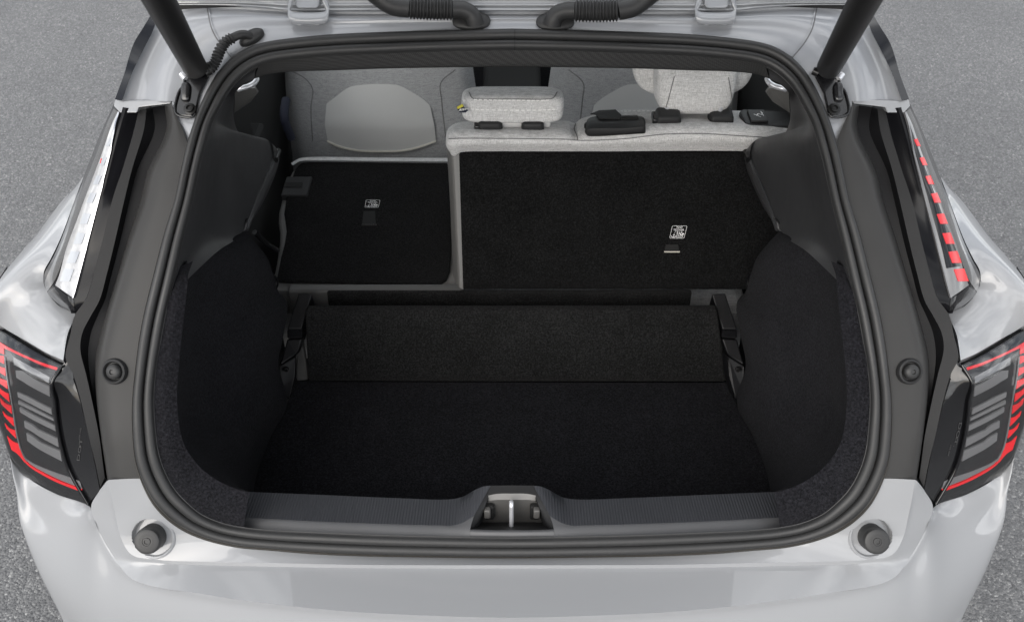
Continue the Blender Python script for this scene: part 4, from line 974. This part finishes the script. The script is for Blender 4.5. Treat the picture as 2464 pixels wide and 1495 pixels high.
# ---------------------------------------------------------------- front seats
def front_seat(name, s):
    root = empty(name, car)
    X = [672, 700, 760, 850, 915, 980, 1060, 1118, 1150]
    def row(ys, yy, xs=None):
        xs = xs or X; k = [.10, .025, .0, -.012, -.015, -.012, 0, .025, .10]
        return [PY(x, ys, yy + d) for x, d in zip(xs, k)]
    rows = [row(60, 1.98, [690, 712, 762, 850, 915, 980, 1055, 1100, 1122]), row(165, 1.88, [678, 704, 762, 850, 915, 980, 1058, 1112, 1138]),
            row(250, 1.82, [686, 710, 764, 850, 915, 980, 1060, 1120, 1150]), row(330, 1.76, [698, 720, 770, 850, 915, 980, 1066, 1128, 1160]), row(430, 1.72, [708, 730, 776, 850, 915, 980, 1070, 1134, 1166]), row(520, 1.70, [708, 730, 776, 850, 915, 980, 1070, 1134, 1166])]
    back = loft('backrest', [sm(r, s) for r in rows], FABRICDARK, root, 6, 5, True, angle=70)
    t = bvh(back)
    A = [(787, 250), (808, 234), (840, 211), (875, 204.5), (923, 203), (958, 206), (987, 220), (1020, 241), (1034, 254)]
    B = [(785, 300), (808, 300), (840, 300), (875, 300), (923, 300), (958, 300), (987, 300), (1020, 300), (1043, 300)]
    D = [(789.5, 338), (808, 347), (840, 356), (872, 361), (923, 361), (958, 361), (987, 357), (1020, 348), (1048, 338)]
    T = []
    for r in (A, B, D): T.append([hit(t, x, y, .006 if r is not B else .016, s)[0] for x, y in r])
    skirt0 = [hit(t, x, y, -.006, s)[0] for x, y in A]; skirt1 = [hit(t, x, y, -.006, s)[0] for x, y in D]
    loft('seat_shell', [skirt0] + T + [skirt1], LIGHTPLASTIC, root, 5, 4, False, angle=50)
    strip_on('shell_piping', t, [(789.5, 337), (808, 346), (840, 355), (872, 360), (923, 361), (958, 360), (987, 356), (1020, 347), (1048, 337)], [(790, 341), (808, 350), (840, 359.5), (872, 364), (923, 365), (958, 364), (987, 360), (1020, 351), (1048, 341)], PIPING, root, .012, -.004, 4, 2, s)
    for P in ([(700, 170), (735, 190), (752, 215), (748, 260), (752, 340)], [(1095, 168), (1060, 200), (1062, 240), (1072, 330)]):
        Q = [hit(t, p.x, p.y, .0004, s)[0] for p in spline([(x, y, 0) for x, y in P], 6)]
        tube('backrest_seam', Q, .0016, SEAM, root, 6, 1)
    cx = PY(915, 60, 1.98).x * s
    cushion('front_headrest', (cx, 2.02, 1.16), (.27, .10, .19), FABRICDARK, root, (R(-10), 0, 0), .4)
    cushion('seat_cushion', (cx, 2.0, .40), (.50, .52, .20), FABRICDARK, root, (0, 0, 0), .4)
    return root
pair('front_seat', front_seat)

# ---------------------------------------------------------------- cabin shell
cab = empty('cabin', car)
rbox('cabin_floor', (0, 1.9, .26), (1.5, 2.1, .04), CARPET, cab, bevel=0)
rbox('dashboard', (0, 2.95, .72), (1.44, .45, .5), BLACKHOLE, cab, bevel=.06)
rbox('centre_console', (0, 2.15, .42), (.20, 1.1, .35), BLACKHOLE, cab, bevel=.02)
for s in (1, -1):
    rbox('door_panel', (-.77 * s, 1.85, .68), (.06, 2.0, .75), BLACKHOLE, cab, bevel=.02)
    rbox('blackout_wall', (-.70 * s, .74, .62), (.07, 1.14, .44), BLACKHOLE, cab, bevel=.01)  # box added to black out the light leak behind the carpet wall
    rbox('inner_quarter', (-.72 * s, .95, .86), (.10, .55, .56), BLACKHOLE, cab, bevel=.02)
# grab handles / belt anchors seen in the quarter windows
def handle(name, s):
    root = empty(name, car)
    P = [PY(618, 190, .95), PY(612, 200, .93), PY(598, 208, .92), PY(580, 213, .91), PY(572, 216, .91)]
    tube('coat_hook', sm(P, s), .006, STEEL, root, 10, 4)
    V = [PY(566, 219, .93), PY(612, 212, .95), PY(620, 224, .97), PY(604, 245, 1.0), PY(563, 272, 1.0)]
    slab('quarter_window_frame', sm(V, s), .01, GREYPLASTIC, root, direction=(0, 1, 0))
    return root
pair('quarter_window_trim', handle)
tube('seat_belt', [PY(688, 240, 1.30), PY(683, 280, 1.25), PY(700, 330, 1.30)], .012, NAVY, car, 8, 4)
tube('seat_latch_striker', [PY(612, 558, .74), PY(640, 585, .78), PY(668, 603, .80)], .006, BLACKMETAL, car, 10, 4)
# roof, side glass, body sides, wheels: what a step to the side would show
roofr = [[Vector((x * .60, .60, 1.462 - .02 * x * x)) for x in (-1, -.6, 0, .6, 1)], [Vector((x * .60, 1.2, 1.50 - .02 * x * x)) for x in (-1, -.6, 0, .6, 1)], [Vector((x * .59, 2.0, 1.51 - .02 * x * x)) for x in (-1, -.6, 0, .6, 1)], [Vector((x * .56, 2.7, 1.46 - .02 * x * x)) for x in (-1, -.6, 0, .6, 1)]]
rf = loft('roof', roofr, PAINT, car, 6, 6, True, flip=True, solid=.02, off=1)
V, F = grid([[Vector((x * .56, 2.7, 1.45)) for x in (-1, 0, 1)], [Vector((x * .68, 3.45, .98)) for x in (-1, 0, 1)]]); obj('windscreen', V, F, CLEARGLASS, car)
def body_side(name, s):
    root = empty(name, car)
    g0 = [Vector((-.845, .62, 1.07)), Vector((-.85, 1.5, 1.05)), Vector((-.85, 2.4, 1.02)), Vector((-.84, 3.3, .98))]
    g1 = [Vector((-.70, .62, 1.34)), Vector((-.63, 1.2, 1.46)), Vector((-.60, 2.0, 1.475)), Vector((-.62, 2.75, 1.42))]
    loft('side_glass', [sm(g0, s), sm(g1, s)], GLASS, root, 5, 2)
    b0 = [Vector((-.86, .5, 1.05)), Vector((-.86, 1.5, 1.05)), Vector((-.86, 2.4, 1.02)), Vector((-.85, 3.5, .97))]
    b1 = [Vector((-.94, .5, .86)), Vector((-.93, 1.5, .86)), Vector((-.93, 2.4, .84)), Vector((-.92, 3.5, .82))]
    b2 = [Vector((-.93, 1.13, .40)), Vector((-.91, 1.5, .35)), Vector((-.91, 2.4, .35)), Vector((-.91, 3.1, .4))]
    b3 = [Vector((-.87, 1.13, .22)), Vector((-.86, 1.5, .22)), Vector((-.86, 2.4, .22)), Vector((-.86, 3.1, .22))]
    loft('door_skin', [sm(b0, s), sm(b1, s), sm(b2, s), sm(b3, s)], PAINT, root, 6, 5, True, angle=60)
    an = [R(a) for a in range(0, 181, 10)]
    arch = [Vector((-.925, .72 + .395 * math.cos(a), .325 + .395 * math.sin(a))) for a in an]
    rim_ = [Vector((-.945, .72 + .425 * math.cos(a), .325 + .425 * math.sin(a))) for a in an]
    out = [Vector((-.945, max(.33, min(1.15, .72 + .75 * math.cos(a))), min(.90, .325 + .75 * max(0, math.sin(a))))) for a in an]
    inn = [p + Vector((.20, 0, 0)) for p in arch]
    loft('wheel_arch', [sm(x, s) for x in (inn, arch, rim_, out)], PAINT, root, 2, 3, angle=40)
    return root
pair('body_side', body_side)
def wheel(name, s, y):
    root = empty(name, car)
    lathe('tyre', [(.22, -.10), (.31, -.10), (.325, -.07), (.325, .07), (.31, .10), (.22, .10)], (-.80 * s, y, .325), (-s, 0, 0), TYRE, root, 48)
    lathe('rim', [(.22, .06), (.20, .075), (.06, .07), (0, .07)], (-.80 * s, y, .325), (-s, 0, 0), RIM, root, 40)
for y in (.72, 3.40):
    for s in (1, -1): wheel('wheel', s, y)
rbox('underbody', (0, 1.9, .24), (1.5, 3.6, .05), BLACKHOLE, car, bevel=0)

# ---------------------------------------------------------------- tailgate, hinges, conduits
tgt = empty('tailgate', car)
wds = [(.575, .565, 1.466), (.58, .54, 1.478), (.585, .50, 1.505), (.60, .44, 1.56), (.64, .2, 1.68), (.69, -.12, 1.81), (.69, -.48, 1.94)]
xs = (-1, -.97, -.6, -.2, 0, .2, .6, .97, 1)
def trow(w_, y, z, dz=0): return [Vector((w_ * x, y + (.02 if abs(x) == 1 else 0), z + dz + (.02 if abs(x) == 1 else 0))) for x in xs]
inner = loft('tailgate_inner', [trow(*wds[3]), trow(*wds[4]), trow(*wds[5]), trow(*wds[6])], PLASTIC, tgt, 4, 4, True, angle=60)
outer = loft('tailgate_skin', [trow(w_, y, z, .09 if i else .0) for i, (w_, y, z) in enumerate(wds[2:])], PAINT, tgt, 4, 4, True, angle=60)
# lower edge of the tailgate with pressed ridges, close above the roof end
def edge_row(px_rows, dy): return [PH(*p, dy=dy) for p in px_rows]
def er(y0, ye): return [(428, ye), (500, ye), (580, ye + (y0 - ye) * .15), (640, ye + (y0 - ye) * .5), (700, y0), (850, y0), (1040, y0), (1231.5, y0)]
ridges = [(er(27, 14), .004), (er(24.5, 12), -.004), (er(20.5, 10.5), -.005), (er(18.5, 9.5), .003), (er(15.5, 8), .003), (er(13.5, 7), -.005), (er(10, 5), -.006), (er(8, 3.5), .0), (er(4, 1.5), -.002), (er(-4, -4), -.012), (er(-22, -22), -.03), (er(-60, -60), -.06)]
loft('tailgate_edge', [edge_row(r, d) for r, d in ridges], PAINT, tgt, 5, 2, False, both=True, angle=60)
gapr = [(er(31, 17), .012), (er(27, 14), .014), (er(22, 9), .02)]
for s in (1, -1):
    a = [PH(424, 12, .0), PH(470, 13, .0), PH(520, 13, .0), PH(560, 12.5, .0), PH(600, 14, .0)]; b = [PH(428, 24, .006), PH(470, 21, .006), PH(520, 19, .006), PH(560, 17.5, .006), PH(600, 15.5, .004)]
    loft('tailgate_gap_strip', [sm(a, s), sm(b, s)], BLACKHOLE, tgt, 5, 1)  # black strip put in for the dark gap at the tailgate edge
def hinge(name, s):
    root = empty(name, car)
    def B(x, y, dy=-.006): return PH(x, y, dy)
    path = [B(704, -6, -.035), B(703, 8, -.03), B(697, 24, -.022), B(694, 36, -.016), B(696, 50, -.012), B(702, 56, -.010), B(712, 58.5, -.010)]
    path2 = [B(775, -6, -.035), B(777, 8, -.03), B(785, 24, -.022), B(790, 36, -.016), B(788, 50, -.012), B(782, 56, -.010), B(772, 58.5, -.010)]
    pl = path + path2[::-1]
    w0 = spline(pl, 5); n = Vector((0, -.6, .8))
    r1 = [p for p in w0]; r2 = [p + Vector((0, .012, .016)) for p in w0]
    V, F = grid([sm(r1, s), sm(r2, s)]); obj('hinge_bracket', V, F, INNERPAINT, root, True, 40, solid=.0035, off=0)
    pf = [B(702, 34, .004), B(783, 34, .004), B(786, 58, .0), B(699, 58, .0)]
    slab('hinge_plate', sm([p + Vector((0, -.004, .003)) for p in pf], s), .004, INNERPAINT, root, bevel=.0015)
    arm = [B(708, -14, -.028), B(770, -14, -.028), B(768, 14, -.018), B(762, 22, -.014), B(716, 22, -.014), B(710, 14, -.018)]
    slab('hinge_arm', sm(arm, s), .02, INNERPAINT, root, direction=(0, 1, 0), bevel=.004)
    for x in (722, 764):
        c = B(x, 48, -.004); lathe('hinge_bolt', [(.0115, 0), (.0115, .002), (.009, .004), (.005, .0045), (0, .0045)], (c.x * s, c.y, c.z), hn(c.z), INNERPAINT, root, 24)
    return root
pair('tailgate_hinge', hinge)
def conduit(name, s, M, extra):
    root = empty(name, car)
    q = lambda x, y, dy: Vector((PH(x, y, dy).x, PH(x, y, dy).y, PH(x, y, dy).z))
    P = [q(*p) for p in M[:4]]
    tube('hose', P, .0165, RUBBER, root, 18, 8)
    Bp = [q(*p) for p in M[3:6]]
    tube('bellows', Bp, lambda t: .0150 + .0038 * (0.5 - 0.5 * math.cos(2 * math.pi * t * 13)), RUBBER, root, 22, 60, angle=80)
    E = [q(*p) for p in M[5:]]
    tube('elbow', E, lambda t: .0145 + .003 * max(0, t - .6), RUBBER, root, 18, 8)
    c = q(*extra)
    ax = hn(c.z)
    lathe('grommet', [(.0185, -.004), (.0190, .002), (.0190, .006), (.0165, .0095), (.012, .011), (0, .011)], c, ax, RUBBER, root, 40, 1.75)
    return root
CM = [(880, -34, -.10), (910, -8, -.07), (945, 14, -.055), (985, 20, -.05), (1036, 22.5, -.045), (1088, 23, -.04), (1112, 24, -.036), (1130, 32, -.028), (1139, 44, -.018), (1142, 56, -.006)]
conduit('wiring_conduit', 1, CM, (1134, 54, .012))
CM2 = [(1590, -34, -.10), (1556, -6, -.07), (1524, 17, -.055), (1487, 26, -.05), (1436, 27.5, -.045), (1383, 26.5, -.04), (1360, 27, -.036), (1341, 34, -.028), (1331, 46, -.018), (1328, 58, -.006)]
conduit('wiring_conduit', 1, CM2, (1335, 56, .012))

# ---------------------------------------------------------------- tailgate struts with their brackets
def strut(name, s):
    root = empty(name, car)
    a = PH(470, 164, -.012); b = PY(383, 0, .12); d = (b - a).normalized()
    top_ = a + d * 0.62
    def rad(t): return .0205
    A = a + d * .006
    tube('strut_body', sm([A + d * -.004, A, A + d * .006, A + d * .012, top_], s), lambda t: .0205 if t > .45 else .012 + .0085 * min(1, t / .35) ** .5, STRUT, root, 32, 1)
    tube('ball_joint', sm([a - d * .035, a + d * .01], s), .0085, BLACKMETAL, root, 14, 1)
    # bracket plate
    br = [(437, 176), (444, 193), (441, 206), (431, 219), (424, 240), (420, 258), (421, 270), (432, 279), (462, 281), (470, 273), (476, 246), (481, 225), (505, 178), (497, 158), (470, 160)]
    pl = slab('mount_bracket', sm([PH(x, y, -.004) for x, y in br], s), .006, BLACKMETAL, root, direction=(0, 1, -.7), bevel=.0025)
    rim_ = [(437, 178), (444, 194), (441, 206), (431, 219), (424, 240), (420.5, 258), (422, 271), (433, 280), (462, 281.5), (470, 273)]
    tube('bracket_flange', sm([PH(x, y, -.007) for x, y in rim_], s), .0022, BLACKMETAL, root, 8, 5)
    c = PH(457, 263, -.008); lathe('bracket_screw', [(.0105, 0), (.0105, .002), (.0075, .0028), (.0072, .0075), (.0045, .0078), (.004, .004), (0, .004)], (c.x * s, c.y, c.z), hn(c.z), SCREW, root, 24)
    c = PH(447, 222, -.006); cushion('bracket_boss', (c.x * s, c.y, c.z), (.016, .014, .035), BLACKMETAL, root, (R(-45), 0, 0), .6)
    c = PH(495, 176, -.012); c2 = PH(508, 170, -.012); tube('pivot_pin', sm([c, c2], s), .007, SCREW, root, 14, 1)
    c = PH(446, 190, -.012); c2 = PH(436, 178, -.012); tube('pivot_washer', sm([c, c2], s), .005, STEEL, root, 12, 1)
    if s == -1:
        # printed warning sticker on the outer side of the tube
        tb = bvh(root.children[0])
        def fn(u, v):                    # u along the tube (downwards), v across
            x0, y0 = 2104, 44; x1, y1 = 2058, 118
            px = x0 + (x1 - x0) * u; py = y0 + (y1 - y0) * u
            px += v * 14; py += v * 7
            return hit(tb, 2463 - px, py, 0, -1)
        ln = []
        for i in range(4):
            cu = .05 + i * .19
            ln.append((circ(cu, .25, .075, 18, .42), .02)); ln.append(([(cu - .05, .0), (cu + .045, .45)], .018)); ln.append(([(cu - .02, .40), (cu + .01, .1), (cu + .04, .2)], .014))
        marks('warning_symbols', [], ln, WHITEINK, root, fn, .016, .0006)
        def fn2(u, v):
            return hit(tb, 2463 - (2074 - 13.5 * u + 9 * v), 94 + 27 * u + 4 * v, 0, -1)
        lettering('sticker_text', [('B00512A', .0, .35, .38, .33), ('NO. 0095126', .0, -.2, .30, .28)], WHITEINK, root, fn2, .0006, 'LEFT')
        seamp = [(2079, 50), (2082, 47), (2103, 43)]; 
    return root
pair('tailgate_strut', strut)
cb = empty('strut_cable', car)
cp = [PH(497, 166, -.014), PH(510, 161, -.022), PH(519, 147, -.028), PH(527, 126, -.030), PH(541, 103, -.030), PH(560, 91, -.028)]
tube('bellows', cp, lambda t: .0072 + .0030 * (0.5 - 0.5 * math.cos(2 * math.pi * t * 15)), RUBBER, cb, 18, 34, angle=80)
tube('elbow', [cp[-1], PH(578, 84, -.026), PH(592, 84, -.018), PH(602, 90, -.006)], .0075, RUBBER, cb, 16, 6)
c = PH(606, 92, .006); lathe('grommet', [(.0125, -.004), (.0125, .004), (.0105, .009), (.006, .012), (0, .012)], c, hn(c.z), RUBBER, cb, 30, 1.9, (0.8, .35, .5))
